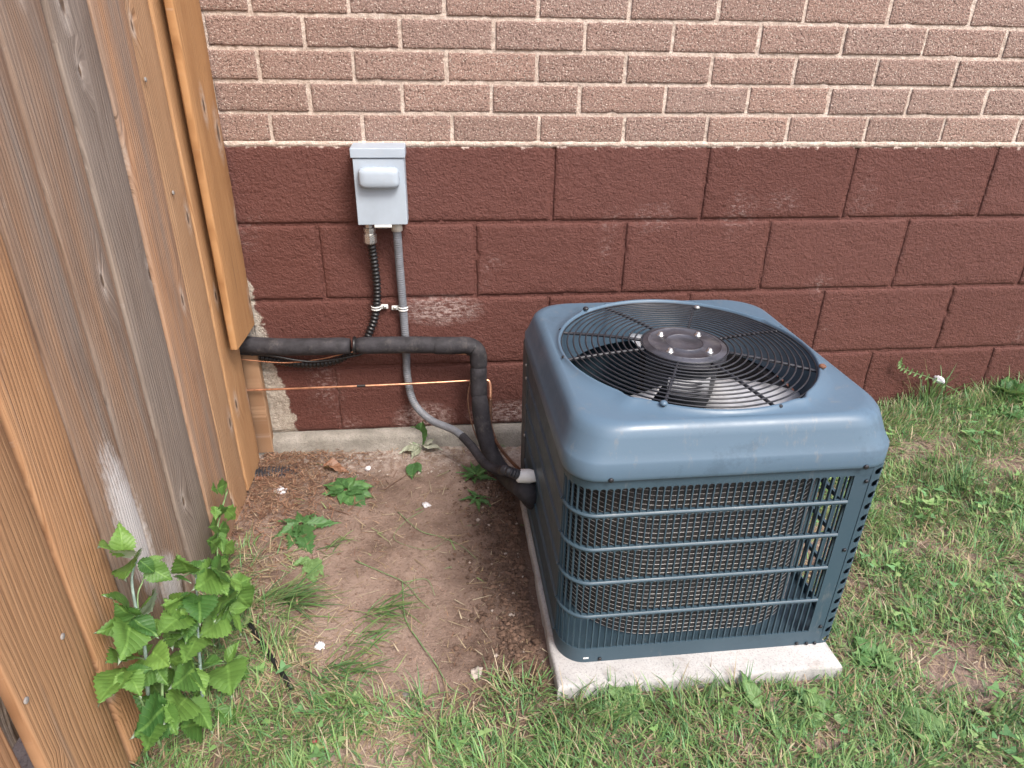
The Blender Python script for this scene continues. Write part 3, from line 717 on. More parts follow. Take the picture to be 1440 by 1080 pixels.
# right-hand corner post with a column of oval vents
def vent_post():
    V = []; F = []; nh = 17; z0, z1 = .002, .4275; pit = (z1-z0)/nh
    # unrolled: u from seam along front (AW-XR) round bend r to the right side
    r = .030; fl = AW-XR-r; arc = math.pi/2*r; tot = fl+arc+.012
    def xy(u):
        if u < fl: return (XR+.0006+u, -AW)
        if u < fl+arc: a = -math.pi/2+(u-fl)/r; return (AW-r+r*math.cos(a), -AW+r+r*math.sin(a))
        return (AW, -AW+r+(u-fl-arc))
    ne = 16
    for h in range(nh):
        zc = z0+(h+.5)*pit; uc = .0150; ru, rz = .0100, .0076; b = len(V)
        for k in range(ne):
            a = 2*math.pi*k/ne
            V.append((*xy(uc+ru*math.cos(a)), zc+rz*math.sin(a)))
        sq = []
        for k in range(ne):
            a = 2*math.pi*k/ne; c, s = math.cos(a), math.sin(a); mx_ = max(abs(c), abs(s)); c /= mx_; s /= mx_
            u = uc + (c*(tot-uc) if c > 0 else c*uc); V.append((*xy(u), zc+s*pit/2))
        for k in range(ne): k2 = (k+1) % ne; F.append((b+k, b+ne+k, b+ne+k2, b+k2))
    o = MB().add(V, F).build('corner_post', M['panel'], ac); sf = o.modifiers.new('t', 'SOLIDIFY'); sf.thickness = .0018; sf.offset = -1
    V = []; 
    return o
vent_post()
# right side: slatted panel seen through the front; back: plain with slats too
side_slat = MB().box((-.006, -.0022, 0), (0, .0022, .369)).mesh('side_slat', M['panel'])
for i in range(20):
    link('side_slat', side_slat, ac, loc=(AW-.0005, -AW+.055+i*.0225, .040))
def panel_box(a, b, name, mat='panel', bv=0): return MB().box(a, b).build(name, M[mat], ac, bevel=bv)
panel_box((AW-.003, -AW+.036, .002), (AW, AW-.02, .040), 'side_band'); panel_box((AW-.003, -AW+.036, .409), (AW, AW-.02, .4275), 'side_band')
for z in ROWZ[1:-1]: panel_box((AW-.004, -AW+.036, z-.005), (AW+.002, AW-.02, z+.005), 'side_rail')
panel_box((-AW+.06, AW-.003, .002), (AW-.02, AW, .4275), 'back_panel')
# left side: sheet with pressed horizontal creases
V = []; F = []
prof = [(0, .002)]
for z in ROWZ[:-1]: prof += [(0, z-.004), (.0042, z), (0, z+.004)]
prof += [(0, .4275)]
y0, y1 = -AW+.0525, AW-.060; n = 10
for i in range(n+1):
    y = y0+(y1-y0)*i/n
    V += [(-AW-o_, y, z) for o_, z in prof]
m_ = len(prof)
for i in range(n):
    for k in range(m_-1): F.append((i*m_+k, i*m_+k+1, (i+1)*m_+k+1, (i+1)*m_+k))
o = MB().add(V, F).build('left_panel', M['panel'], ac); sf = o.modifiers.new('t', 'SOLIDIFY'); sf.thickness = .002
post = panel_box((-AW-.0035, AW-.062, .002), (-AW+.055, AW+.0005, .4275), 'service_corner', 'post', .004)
for (z, yy) in ((.392, AW-.066), (.36, AW-.070), (.20, AW-.066), (.10, AW-.07)):
    MB().lathe([(.0035, 0), (.0035, .002), (.001, .003)], 8).build('screw', M['bolt'], ac, True, loc=(-AW-.0045, yy-.004, z)).rotation_euler = (0, -math.pi/2, 0)
# screws along the front
def screw_at(x, z, y=-AW, big=1.0, mat='screw'):
    o = MB().lathe([(.0046*big, 0), (.0046*big, .0016), (.003*big, .0030), (.0008, .0032)], 10).build('screw', M[mat], ac, True, loc=(x, y, z)); o.rotation_euler = (math.pi/2, 0, 0); return o
for x in (-.215, .222): screw_at(x, .433, -AW-.0080)
for x, z in ((.237, .397), (.236, .245), (.236, .052), (.196, .010), (.217, .008), (.234, .007), (-.20, .012)): screw_at(x, z, -AW-.0002, .8)
MB().box((-.232, -AW-.0012, .015), (-.222, -AW, .0175)).build('tag_mark', M['white'], ac)
# a suction-line collar and white conduit fitting on the rear left corner are separate things below

# ================================================================== DISCONNECT BOX
bx0 = py(491, 207, -.075); bx1 = py(569, 207, -.075); bb0 = py(502, 318, -.075)
bl, brr, bt, bbm = -.499, -.371, .808, .622
box = thing('disconnect_box', 'light grey metal electrical disconnect box mounted on the maroon blocks', 'electrical box', ((bl+brr)/2, 0, bbm))
hw_ = (brr-bl)/2; hh = bt-bbm
MB().box((-hw_+.003, -.070, 0), (hw_-.003, -.002, hh-.006)).build('body', M['box'], box, bevel=.003)
mb = MB(); V = [(-hw_, -.002, hh), (hw_, -.002, hh), (hw_, -.080, hh-.004), (-hw_, -.080, hh-.004), (-hw_, -.080, hh-.026), (hw_, -.080, hh-.026), (-hw_, -.002, hh-.026), (hw_, -.002, hh-.026)]
mb.add(V, [(0,3,2,1), (3,4,5,2), (0,6,4,3), (1,2,5,7), (0,1,7,6), (4,6,7,5)]); mb.build('hood', M['box'], box, bevel=.002)
MB().box((-hw_+.0045, -.0765, .002), (hw_-.0045, -.0705, hh-.028)).build('cover', M['box'], box, bevel=.0015)
# pillow-shaped handle
V = []; F = []; hx, hz = .0480, .0245
for k, (ins, yy) in enumerate(((0, -.0768), (0, -.090), (.0025, -.0965), (.007, -.0995), (.016, -.1005))):
    n = 40
    for i in range(n):
        t = 2*math.pi*i/n; c, s = math.cos(t), math.sin(t); e = .38
        V.append(((hx-ins)*math.copysign(abs(c)**e, c), yy, .124-.008+(hz-ins)*math.copysign(abs(s)**e, s)))
for k in range(4):
    for i in range(40): F.append((k*40+i, k*40+(i+1) % 40, (k+1)*40+(i+1) % 40, (k+1)*40+i))
F.append(tuple(160+i for i in range(40)))
MB().add(V, F).build('handle', M['box'], box, True)
mb = MB(); mb.tube([(-.020, -.074, -.002), (.022, -.074, -.002)], .0045, 8); mb.box((-.020, -.078, -.0035), (.022, -.070, .001)); mb.build('hasp', M['white'], box)
MB().lathe([(.003, 0), (.003, .004)], 8, (0, -.074, -.008)).build('hasp_pin', M['screw'], box)

# ================================================================== CONDUITS
def corrug(path, R, amp, pitch, name, mat, parent, n=12):
    pts = []; rad = []; P = [Vector(p) for p in path]; acc = 0; 
    dense = []
    for a, b in zip(P[:-1], P[1:]):
        m_ = max(1, int((b-a).length/(pitch/6)))
        for k in range(m_): dense.append(a.lerp(b, k/m_))
    dense.append(P[-1])
    for i, p in enumerate(dense):
        if i: acc += (dense[i]-dense[i-1]).length
        pts.append(p); rad.append(R+amp*math.sin(2*math.pi*acc/pitch))
    return MB().tube(pts, rad, n).build(name, mat, parent, True)
# black flexible conduit: from the box down the wall, then left behind the foam sleeve
bc = thing('black_conduit', 'black ribbed flexible conduit hanging from the disconnect box', 'conduit', tuple(py(518, 330, -.04)))
def under(o, root): o.parent = root; o.matrix_parent_inverse = root.matrix_basis.inverted(); return o
k1 = py(520, 325, -.045)
pts = [(k1[0], -.048, .606), (k1[0]+.0, -.047, .580), tuple(py(525, 360, -.034)), tuple(py(530, 400, -.022)), tuple(py(529, 437, -.018)), tuple(py(521, 464, -.020)), tuple(py(508, 486, -.022)), tuple(py(470, 508, -.022)), tuple(py(420, 512, -.020)), tuple(py(370, 503, -.018)), (-.86, -.018, .262), (-.95, -.018, .27)]
under(corrug(spline(pts, 10), .0098, .0016, .0108, 'tube', M['blackc'], None), bc)
mb = MB(); c = (k1[0], -.048, 0)
mb.lathe([(.011, .621), (.011, .612), (.0155, .611), (.0155, .602), (.0135, .601), (.0135, .596), (.0165, .595), (.0165, .574), (.0145, .571), (.010, .571)][::-1], 8, c)
under(mb.build('connector', M['bolt'], None), bc)
# grey conduit: from the box to the air conditioner
gc = thing('grey_conduit', 'grey ribbed conduit running from the disconnect box to the air conditioner', 'conduit', tuple(py(560, 330, -.04)))
g1 = py(558, 320, -.042)
pts = [(g1[0], -.042, .612), (g1[0], -.040, .585), tuple(py(562, 375, -.026)), tuple(py(567, 435, -.0165)), tuple(py(571, 490, -.016)), tuple(py(573, 530, -.02)), tuple(py(582, 566, -.035)), tuple(py(605, 590, -.065)), tuple(py(640, 606, -.125)), tuple(py(662, 626, -.185)), tuple(py(682, 652, -.265)), tuple(py(704, 662, -.330)), (-.166, px(740, 670, -.120)[1]+.010, px(740, 670, -.120)[2]+.012), (-.128, px(740, 670, -.120)[1], px(740, 670, -.120)[2]+.001)]
gpts = spline(pts, 10)
under(corrug(gpts[:85], .0108, .0004, .0062, 'tube', M['greyc'], None), gc)
under(corrug(gpts[84:112], .0120, .0003, .0042, 'taped_tube', M['foam'], None), gc)
under(corrug(gpts[111:], .0112, .0012, .0050, 'tube', M['plast'], None), gc)
mb = MB(); mb.lathe([(.0125, .600), (.0140, .601), (.0140, .618), (.0125, .6215)], 14, (g1[0], -.042, 0)); under(mb.build('connector', mat_simple('ivory_fitting', (.52,.48,.42), .5), None, True), gc)
e = px(740, 670, -.120); mb = MB(); mb.tube([(-.138, e[1]+.002, e[2]+.003), (-.135, e[1]+.001, e[2]+.002), (-.112, e[1]+.001, e[2]), (-.104, e[1], e[2]), (-.097, e[1], e[2])], [.0135, .0160, .0165, .0140, .0140], 14); under(mb.build('elbow_fitting', M['white'], None, True), gc)
# clamps
def clamp(name, cpos, side, label):
    t = thing(name, label, 'clamp', cpos, 'white conduit clamps on the wall')
    V = []; F = []; n = 14; R = .0135; mb = MB()
    for zz in (-.0045, .0025):
        prev = None; V = []; F = []
        for i in range(n+1):
            a = math.pi*i/n; 
            for r_ in (R, R-.0022):
                for z in (zz, zz+.0035): V.append((r_*math.cos(a), -r_*math.sin(a), z))
        for i in range(n):
            q = 4*i; F += [(q, q+1, q+5, q+4), (q+2, q+6, q+7, q+3), (q, q+4, q+6, q+2), (q+1, q+3, q+7, q+5)]
        mb.add(V, F)
    mb.build('strap', M['white'], t, True)
    s = side; a, b = sorted((s*R*.9, s*(R+.018))); MB().box((a, .004, -.0055), (b, .0105, .0065)).build('foot', M['white'], t, bevel=.002)
    o = MB().lathe([(.005, 0), (.0045, .003), (.002, .004)], 10).build('clamp_screw', M['bolt'], t, True, loc=(s*(R+.009), .004, .0005)); o.rotation_euler = (math.pi/2, 0, 0)
cA = py(529, 433, -.017); cB = py(567, 434, -.0165)
clamp('conduit_clamp', (cA[0], -.0165, cA[2]), 1, 'white clamp holding the black ribbed conduit to the wall')
clamp('conduit_clamp', (cB[0], -.0160, cB[2]), -1, 'white clamp holding the grey conduit to the wall')

# ================================================================== INSULATED LINE
il = thing('insulated_pipe', 'thick black foam insulated refrigerant pipe from the fence to the air conditioner', 'pipe', tuple(py(500, 486, -.055)))
P0 = [(-.99, -.030, .305), (-.86, -.034, .300), tuple(py(400, 488, -.048)), tuple(py(500, 486, -.058)), tuple(py(580, 485, -.060)), tuple(py(640, 486, -.062))]
def sleeve(pts, r, name='foam_sleeve', n=20):
    pts = [Vector(p) for p in pts]; m_ = len(pts); rad = []
    for i in range(m_):
        e_ = min(i, m_-1-i); rad.append(r*(.86 if e_ == 0 else .97 if e_ == 1 else 1)+.0006*nz(i*.7, r*90, 0))
    return under(MB().tube(pts, rad, n).build(name, M['foam'], None, True), il)
def rs(pts, n):     # even resampling
    pts = [Vector(p) for p in pts]; d = [0]
    for a, b in zip(pts[:-1], pts[1:]): d.append(d[-1]+(b-a).length)
    out = []
    for i in range(n+1):
        t = d[-1]*i/n; k = 0
        while k < len(d)-2 and d[k+1] < t: k += 1
        out.append(pts[k].lerp(pts[k+1], (t-d[k])/max(1e-9, d[k+1]-d[k])))
    return out
hp = spline(P0, 12)
iA = [p for p in hp if p.x < py(499, 486, -.058)[0]]; iB = [p for p in hp if p.x >= py(497, 486, -.058)[0]]
PR = .0235
sleeve(rs(iA, 30), PR); sleeve(rs(iB, 16), PR*.985)
elb = [py(608, 486, -.062), py(640, 486, -.062), py(658, 486, -.062), py(670, 493, -.063), py(673, 506, -.065), py(673, 518, -.067)]
sleeve(rs(spline(elb[:3]+elb[3:], 6), 22), PR*1.02)
dn = [py(673, 514, -.067), py(673, 535, -.074), py(674, 560, -.088)]
sleeve(rs(spline(dn, 6), 12), PR*1.0)
eA = px(741, 692, -.104)
dn2 = [py(674, 555, -.088), py(677, 585, -.105), py(683, 615, -.13), py(694, 645, -.175), py(712, 670, -.235), tuple(px(737, 688, -.125)), (-.088, eA[1]-.02, eA[2]-.015)]
sleeve(rs(spline(dn2, 8), 34), PR*1.03)
def band(p, d, w_, r): 
    p = Vector(p); d = Vector(d).normalized(); return under(MB().tube([p-d*w_/2, p-d*w_*.4, p+d*w_*.4, p+d*w_/2], [r*.97, r, r, r*.97], 20).build('cable_tie', M['tape'], None, True), il)
band(py(499, 486, -.058), (1, -.03, -.01), .006, PR*1.08); band(py(664, 489, -.0625), (1, 0, -.7), .003, PR*1.07); band(py(354, 488, -.036), (1, -.03, 0), .004, PR*1.05)
# copper line
cp = thing('copper_pipe', 'thin bare copper tube stretched along the wall below the insulated pipe', 'pipe', tuple(py(500, 543, -.07)))
ca = [(-.93, -.045, py(345, 549, -.045)[2]), tuple(py(345, 549, -.046)), tuple(py(500, 543, -.055)), tuple(py(600, 538.5, -.050)), tuple(py(655, 535.5, -.042)), tuple(py(682, 534.5, -.042))]
under(MB().tube(spline(ca, 8), .0030, 10).build('tube', M['copper'], None, True), cp)
d_ = (py(520, 542, -.056)-py(495, 543, -.056)); c0 = Vector(py(508, 542.6, -.0562)); dv = Vector(d_).normalized()
under(corrug([c0-dv*.012, c0+dv*.012], .0036, .0004, .004, 'taped_joint', M['tape'], None), cp)
cpt = [py(655, 535.5, -.042), py(682, 534.5, -.042), py(688.5, 539, -.046), py(689.5, 556, -.060), py(689, 575, -.075), py(690, 600, -.100), py(700, 625, -.16), py(720, 650, -.24), py(738, 666, -.31), tuple(px(746, 672, -.100))]
pp = spline(cpt, 8)
under(MB().tube(pp[8:27], .0046, 10).build('riser', M['copper'], None, True), cp)
under(MB().tube(pp[26:46], .0062, 10).build('drier', M['copperd'], None, True), cp)
under(MB().tube(pp[45:], .0046, 10).build('tail', M['copperd'], None, True), cp)
# thin control wires
def wire(name, pts, r, mat, label): 
    o = MB().tube(spline(pts, 8), r, 6).build(name, M[mat], None, True); tag(o, label, 'wire', None); return o
wire('control_wire', [py(662, 532, -.064), py(658, 560, -.082), py(662, 590, -.10), py(672, 618, -.125), py(690, 648, -.17), py(716, 668, -.235), px(738, 674, -.115)], .0021, 'copperd', 'thin brown wire drooping along the bend of the insulated pipe')
wire('control_wire', [(-.93, -.040, .268), py(345, 506, -.045), py(400, 510, -.048), py(450, 505, -.050), py(490, 496, -.052), py(520, 493, -.05), py(600, 496, -.05), py(660, 498, -.056)], .0018, 'copper', 'thin pinkish wire sagging under the insulated pipe near the fence')
wire('control_wire', [(-.93, -.044, .285), py(345, 498, -.048), py(380, 500, -.056), py(420, 507, -.056), py(450, 508, -.054), py(500, 500, -.05), py(520, 492, -.045)], .0030, 'blackc', 'black cable looping below the insulated pipe beside the fence')

# ================================================================== PLANTS
def leaf_mesh(name, mat, wid=.34, ser=.035, n=15, fold=.22, curl=.25, lobes=0, seed=0, taper=.72, wav=.02):
    r = random.Random(seed); V = []; UV = []; F = []
    for i in range(n+1):
        t = i/n
        wv = wid*(math.sin(math.pi*t**taper))**(.8 if t < .5 else 1.25) if 0 < t < 1 else 0
        if lobes: wv *= .62+.38*abs(math.sin(t*math.pi*lobes))
        ph = (1 if i % 2 else -1)*ser*(1 if 0 < i < n else 0)
        for k in range(-3, 4):
            u = k/3; wl = wv + (ph if abs(k) == 3 else 0)
            x = u*wl; y = t + (-.03 if abs(k) == 3 and i % 2 else 0)
            z = fold*abs(u)*wv*1.0 - curl*t*t*.5 - .35*fold*(abs(u)**2)*wv + wav*math.sin(9*t+3*u+seed) - .006*math.cos(24*(t-abs(u)*.2))*abs(u)*wid
            V.append((x, y, z)); UV.append((u*.5*(wv/wid if wid else 0), t))
    for i in range(n):
        for k in range(6): a = i*7+k; F.append((a, a+1, a+8, a+7))
    me = MB().add(V, F).mesh(name, mat, True)
    ul = me.uv_layers.new(name='UVMap')
    for lp in me.loops: ul.data[lp.index].uv = UV[lp.vertex_index]
    return me
RAS = [leaf_mesh('raspberry_leaf', M['rasp'], .29+.05*(i % 3), .030, 21, .45, .15+.35*i/4, 0, i, .70, .03) for i in range(5)]
UPR = [leaf_mesh('lobed_leaf', M['rasp'], .38, .02, 16, .25, .3, 3, 20+i) for i in range(3)]
def put_leaf(me, base, tip, parent, up=(.25, -.45, .85), name='leaf', roll=0, wscale=1.0):
    b = Vector(base); t = Vector(tip); d = t-b; ln = d.length; yv = d.normalized(); upv = Vector(up)
    zv = (upv - yv*upv.dot(yv)); zv = zv.normalized() if zv.length > 1e-3 else yv.orthogonal().normalized()
    xv = yv.cross(zv)
    if roll: q = Matrix.Rotation(roll, 3, yv); zv = q @ zv; xv = q @ xv
    o = bpy.data.objects.new(name, me); COL.objects.link(o)
    m4 = Matrix(((xv.x*ln*wscale, yv.x*ln, zv.x*ln, b.x), (xv.y*ln*wscale, yv.y*ln, zv.y*ln, b.y), (xv.z*ln*wscale, yv.z*ln, zv.z*ln, b.z), (0, 0, 0, 1)))
    o.parent = parent; o.matrix_basis = parent.matrix_basis.inverted() @ m4
    return o
def zc(X, Y): return (120+X/2.7, 660+Y/2.7)
def plantpos(X, Y, extra=0):
    a, b = zc(X, Y); Xd = -.812+.125*(a-135)/235+extra
    p = px(a, b, min(-.64, max(-.815, Xd))); 
    g = G(p[0], p[1])+.004
    if p[2] < g: p = pz(a, b, g)
    return p
ras = thing('raspberry_plant', 'leafy raspberry cane with jagged bright green leaves against the fence foot', 'plant', tuple(pz(270, 1000, -.07)))
RL = [(145,330,62,272),(190,340,130,410),(205,345,272,395),(232,352,305,328),(230,365,335,425),(400,390,345,338),(398,392,468,345),(335,408,405,418),(495,395,395,480),(520,395,492,362),(545,440,645,545),(555,415,590,470),
 (430,480,440,575),(545,485,450,555),(545,530,612,622),(530,555,435,640),(175,565,150,722),(165,545,112,450),(190,555,108,530),(150,755,45,878),(155,770,215,850),(185,715,85,715),(265,738,190,845),(255,690,310,745),(425,640,350,765),
 (385,505,275,530),(385,555,280,600),(365,640,295,648),(412,755,320,850),(385,868,300,970),(392,878,502,988),(440,965,330,985),(535,730,582,650),(540,738,548,850),(558,735,640,800),(500,905,572,975),(560,908,612,985),(448,740,520,720),
 (300,900,185,1035),(260,955,235,1060),(200,700,260,660),(250,600,330,580),(300,620,380,680),(420,600,480,680),(330,700,400,780),(240,800,300,870),(470,790,420,860),(360,790,270,830),(330,520,380,470),(250,540,230,470)]
for i, (a, b, c, d) in enumerate(RL):
    deep = -.035 if i >= 40 else rnd.uniform(-.006, .012)
    p = plantpos(a, b, deep); q = plantpos(c, d, deep+rnd.uniform(.004, .03))
    ln = np.linalg.norm(q-p)
    if ln > .085: q = p+(q-p)*.085/ln
    if i < 40 and ln > .05 and i % 2 == 0:
        for sgn in ((-1, 1) if i % 6 else (1,)):
            dd = Vector(q-p); ax = dd.cross(Vector((.45, -.5, .75))).normalized(); e2 = Vector(p)+dd*.42+ax*sgn*dd.length*.52
            put_leaf(RAS[rnd.randrange(5)], Vector(p)+dd*.02, e2, ras, (.4+rnd.uniform(-.5, .4), -.45+rnd.uniform(-.4, .4), .75), roll=rnd.uniform(-.7, .7))
    o = put_leaf(RAS[rnd.randrange(5)], p, q, ras, (.45+rnd.uniform(-.5, .4), -.45+rnd.uniform(-.4, .4), .75), roll=rnd.uniform(-.75, .75), wscale=rnd.uniform(.85, 1.1))
def stem(parent, pts, r, mat='stem', name='stem', f=None):
    P = [plantpos(*p[:2], (p[2] if len(p) > 2 else 0)) for p in pts]; sp = spline(P, 6); n = len(sp)
    o = MB().tube(sp, [r*(1-.5*i/n) for i in range(n)], 7).build(name, M[mat], None, True); o.parent = parent; o.matrix_parent_inverse = parent.matrix_basis.inverted(); return o
stem(ras, [(240,900,-.01),(228,700),(205,590),(180,460),(178,400),(195,345)], .0032, 'stemb'); stem(ras, [(225,690),(198,500),(220,420),(235,370)], .0016)
stem(ras, [(445,960),(444,870),(436,740),(428,640),(425,520),(420,400)], .0034, 'stemb'); stem(ras, [(425,640),(500,580),(540,520),(545,440),(520,390)], .0018)
stem(ras, [(430,620),(330,620),(250,605),(215,595)], .0015); stem(ras, [(440,760),(500,740),(560,735)], .0015); stem(ras, [(435,740),(300,720),(260,735),(160,760)], .0015)
stem(ras, [(444,880),(400,870),(380,868)], .0014); stem(ras, [(445,900),(500,905),(560,908)], .0014); stem(ras, [(290,950),(292,800),(285,735),(270,725)], .0026); stem(ras, [(285,1050),(240,940),(205,860)], .0030)
stem(ras, [(350,420),(400,395),(425,420)], .0014); stem(ras, [(410,470),(385,505),(400,560)], .0014)
upw = thing('upright_weed', 'tall thin weed with lobed leaves growing up the fence behind the raspberry', 'plant', tuple(pz(312, 800, -.068)))
def up_pos(X, Y):
    a, b = zc(X, Y); return px(a, b, -.800)
for (a, b, c, d) in [(500,215,388,222),(510,225,566,228),(505,240,500,345),(530,285,574,350),(492,140,476,205),(532,150,562,205),(500,75,558,32),(495,72,464,76),(495,275,432,272),(500,300,455,262),(515,330,480,380),(500,250,560,240),(510,180,480,130),(505,345,540,395),(520,360,470,345)]:
    _p = up_pos(a, b); _q = up_pos(c, d)+np.array([rnd.uniform(.005, .025), 0, 0]); _q = _p+(_q-_p)*(.78 if np.linalg.norm(_q-_p) < .07 else .055/np.linalg.norm(_q-_p))
    put_leaf(UPR[rnd.randrange(3)], _p, _q, upw, (.5, -.6, .6), roll=rnd.uniform(-.4, .4), wscale=1.0)
sp = spline([pz(318, 812, -.066), up_pos(508, 380), up_pos(500, 250), up_pos(512, 175), up_pos(540, 78)], 6)
o = MB().tube(sp, .002, 6).build('stem', M['stem'], None, True); o.parent = upw; o.matrix_parent_inverse = upw.matrix_basis.inverted()

LONGL = [leaf_mesh('plantain_leaf', M['palew'], .20+.05*i, .006, 14, .35, .35, 0, 40+i, .8, .03) for i in range(3)]
DAND = [leaf_mesh('dandelion_leaf', M['weed'], .17+.03*i, .03, 22, .3, .25, 5, 50+i, .62, .03) for i in range(3)]
DANDP = [leaf_mesh('pale_dandelion_leaf', M['palew'], .20+.03*i, .02, 20, .3, .25, 4, 56+i, .62, .03) for i in range(3)]
BROAD = [leaf_mesh('broad_weed_leaf', M['weed'], .33, .018, 13, .3, .3, 0, 60+i, .7, .03) for i in range(3)]
SILV = [leaf_mesh('wilted_leaf', M['silver'], .28, .02, 12, .5, .5, 0, 66+i, .7, .06) for i in range(2)]
def rosette(name, label, cat, pt, leaves, meshes, group=None, lift=.012, stemlen=0):
    """leaves: (angle deg, length, tip height)"""
    gx, gy = pt; gz = G(gx, gy)
    t = thing(name, label, cat, (gx, gy, gz), group)
    for a, ln, h in leaves:
        a = math.radians(a); d = Vector((math.cos(a), math.sin(a), 0)); b = Vector((gx, gy, gz+lift))+d*(.006+stemlen); e_ = b+d*ln
        gz2 = max(G(e_.x, e_.y), gz-.01); e_.z = gz2+h
        put_leaf(meshes[rnd.randrange(len(meshes))], b, e_, t, (rnd.uniform(-.25, .25), -.1+rnd.uniform(-.2, .2), 1), roll=rnd.uniform(-.3, .3))
    return t
def gp_(x, y): p = pz(x, y, -.066); p = pz(x, y, G(p[0], p[1])); return (p[0], p[1])
rosette('fallen_weed', 'dark green pulled weed lying wilted on the bare soil near the wall', 'weed', gp_(487, 693), [(a, l, h) for a, l, h in ((-50, .085, .006), (-20, .075, .012), (-75, .06, .004), (10, .07, .02), (40, .06, .022), (80, .055, .02), (120, .06, .024), (150, .07, .018), (180, .06, .01), (-100, .05, .01), (-35, .05, .03), (60, .04, .035), (200, .05, .02), (-10, .05, .03))], BROAD, lift=.010)
rosette('dandelion', 'dandelion rosette with a long leaf stretched over bare soil by the fence', 'weed', gp_(424, 742), [(5, .095, .008), (-70, .12, .006), (-80, .085, .005), (-105, .09, .006), (-150, .07, .008), (160, .065, .015), (110, .05, .02), (60, .05, .015), (-60, .07, .01)], DAND)
rosette('small_weed', 'small pale weed seedling lying between the dandelion and lawn', 'weed', gp_(440, 790), [(-80, .08, .006), (-60, .06, .01), (-110, .05, .008), (200, .05, .01)], DANDP)
rosette('curled_leaf_weed', 'single curled dark leaf weed on pale soil near the wall foot', 'weed', gp_(582, 655), [(-95, .06, .008), (-60, .04, .012)], BROAD)
rosette('wall_weed', 'wilted silvery weed standing at the footing behind the grey conduit', 'weed', gp_(592, 632), [(100, .06, .085), (70, .05, .06), (140, .055, .05), (-20, .06, .03), (20, .05, .055), (200, .06, .02), (240, .05, .01), (90, .03, .095)], SILV+BROAD[:1], lift=.012)
rosette('soil_weed', 'low feathery green weed on dark soil beside the insulated pipe', 'weed', gp_(668, 672), [(a, rnd.uniform(.03, .06), rnd.uniform(.004, .025)) for a in range(0, 360, 33)], DAND)
rosette('soil_weed', 'sparse green weed sprig on damp soil left of the slab', 'weed', gp_(672, 705), [(a, rnd.uniform(.025, .05), rnd.uniform(.004, .015)) for a in range(20, 360, 50)], DAND)
rosette('plantain', 'tall pale broad-leaved weed standing in front of the slab\'s left end', 'weed', gp_(878, 1000), [(75, .06, .035), (55, .055, .03), (110, .05, .035), (185, .065, .02), (200, .055, .015), (30, .04, .02), (-60, .045, .012)], LONGL)
rosette('plantain', 'pair of smooth plantain leaves in the lawn right of the slab corner', 'weed', gp_(1165, 1012), [(120, .07, .025), (195, .06, .015), (60, .035, .015), (-30, .03, .01)], LONGL[1:])
rosette('plantain', 'long narrow pale leaves lying in the lawn below the slab', 'weed', gp_(1070, 1005), [(105, .06, .04), (-75, .07, .01), (-60, .05, .01), (130, .035, .02)], LONGL[:1])
rosette('plantain', 'dark plantain leaves at the lower right among clippings', 'weed', gp_(1330, 1050), [(120, .09, .02), (100, .08, .02), (60, .06, .02), (150, .06, .02), (20, .05, .02)], LONGL)
rosette('plantain', 'leafy weed cluster hugging the slab\'s right corner', 'weed', gp_(1232, 930), [(a, rnd.uniform(.03, .05), rnd.uniform(.01, .04)) for a in range(0, 360, 40)], LONGL+BROAD[:1])
def gpr(x, y):
    p = pz(x, y, -.02)
    for _ in range(6): p = pz(x, y, G(p[0], p[1]))
    return (p[0], min(p[1], -.03))
rosette('wall_foot_weed', 'dark leafy weed against the wall at the right edge', 'weed', gpr(1415, 560), [(a, rnd.uniform(.03, .06), rnd.uniform(.01, .075)) for a in range(0, 360, 20)], BROAD)
rosette('wall_foot_weed', 'flat broad-leaved weed in the lawn near the wall, right side', 'weed', gpr(1420, 585), [(a, rnd.uniform(.03, .055), rnd.uniform(.01, .03)) for a in range(10, 360, 40)], BROAD)
# vetch sprig leaning on the wall
vt = thing('vetch_sprig', 'thin sprig with paired narrow leaflets leaning on the maroon wall', 'weed', tuple(py(1300, 546, -.03)))
sp = spline([py(1350, 552, -.04), py(1310, 532, -.025), py(1285, 524, -.02), py(1268, 516, -.02), py(1267, 505, -.02)], 6)
o = MB().tube(sp, .0012, 6).build('stem', M['stem'], None, True); o.parent = vt; o.matrix_parent_inverse = vt.matrix_basis.inverted()
for i in range(3, len(sp)-1, 2):
    for s in (-1, 1):
        b = sp[i]; put_leaf(LONGL[0], b, b+Vector((.010*s*.4-.008, -.008, .011*s+.003)), vt, (0, -1, .3), 'leaflet')

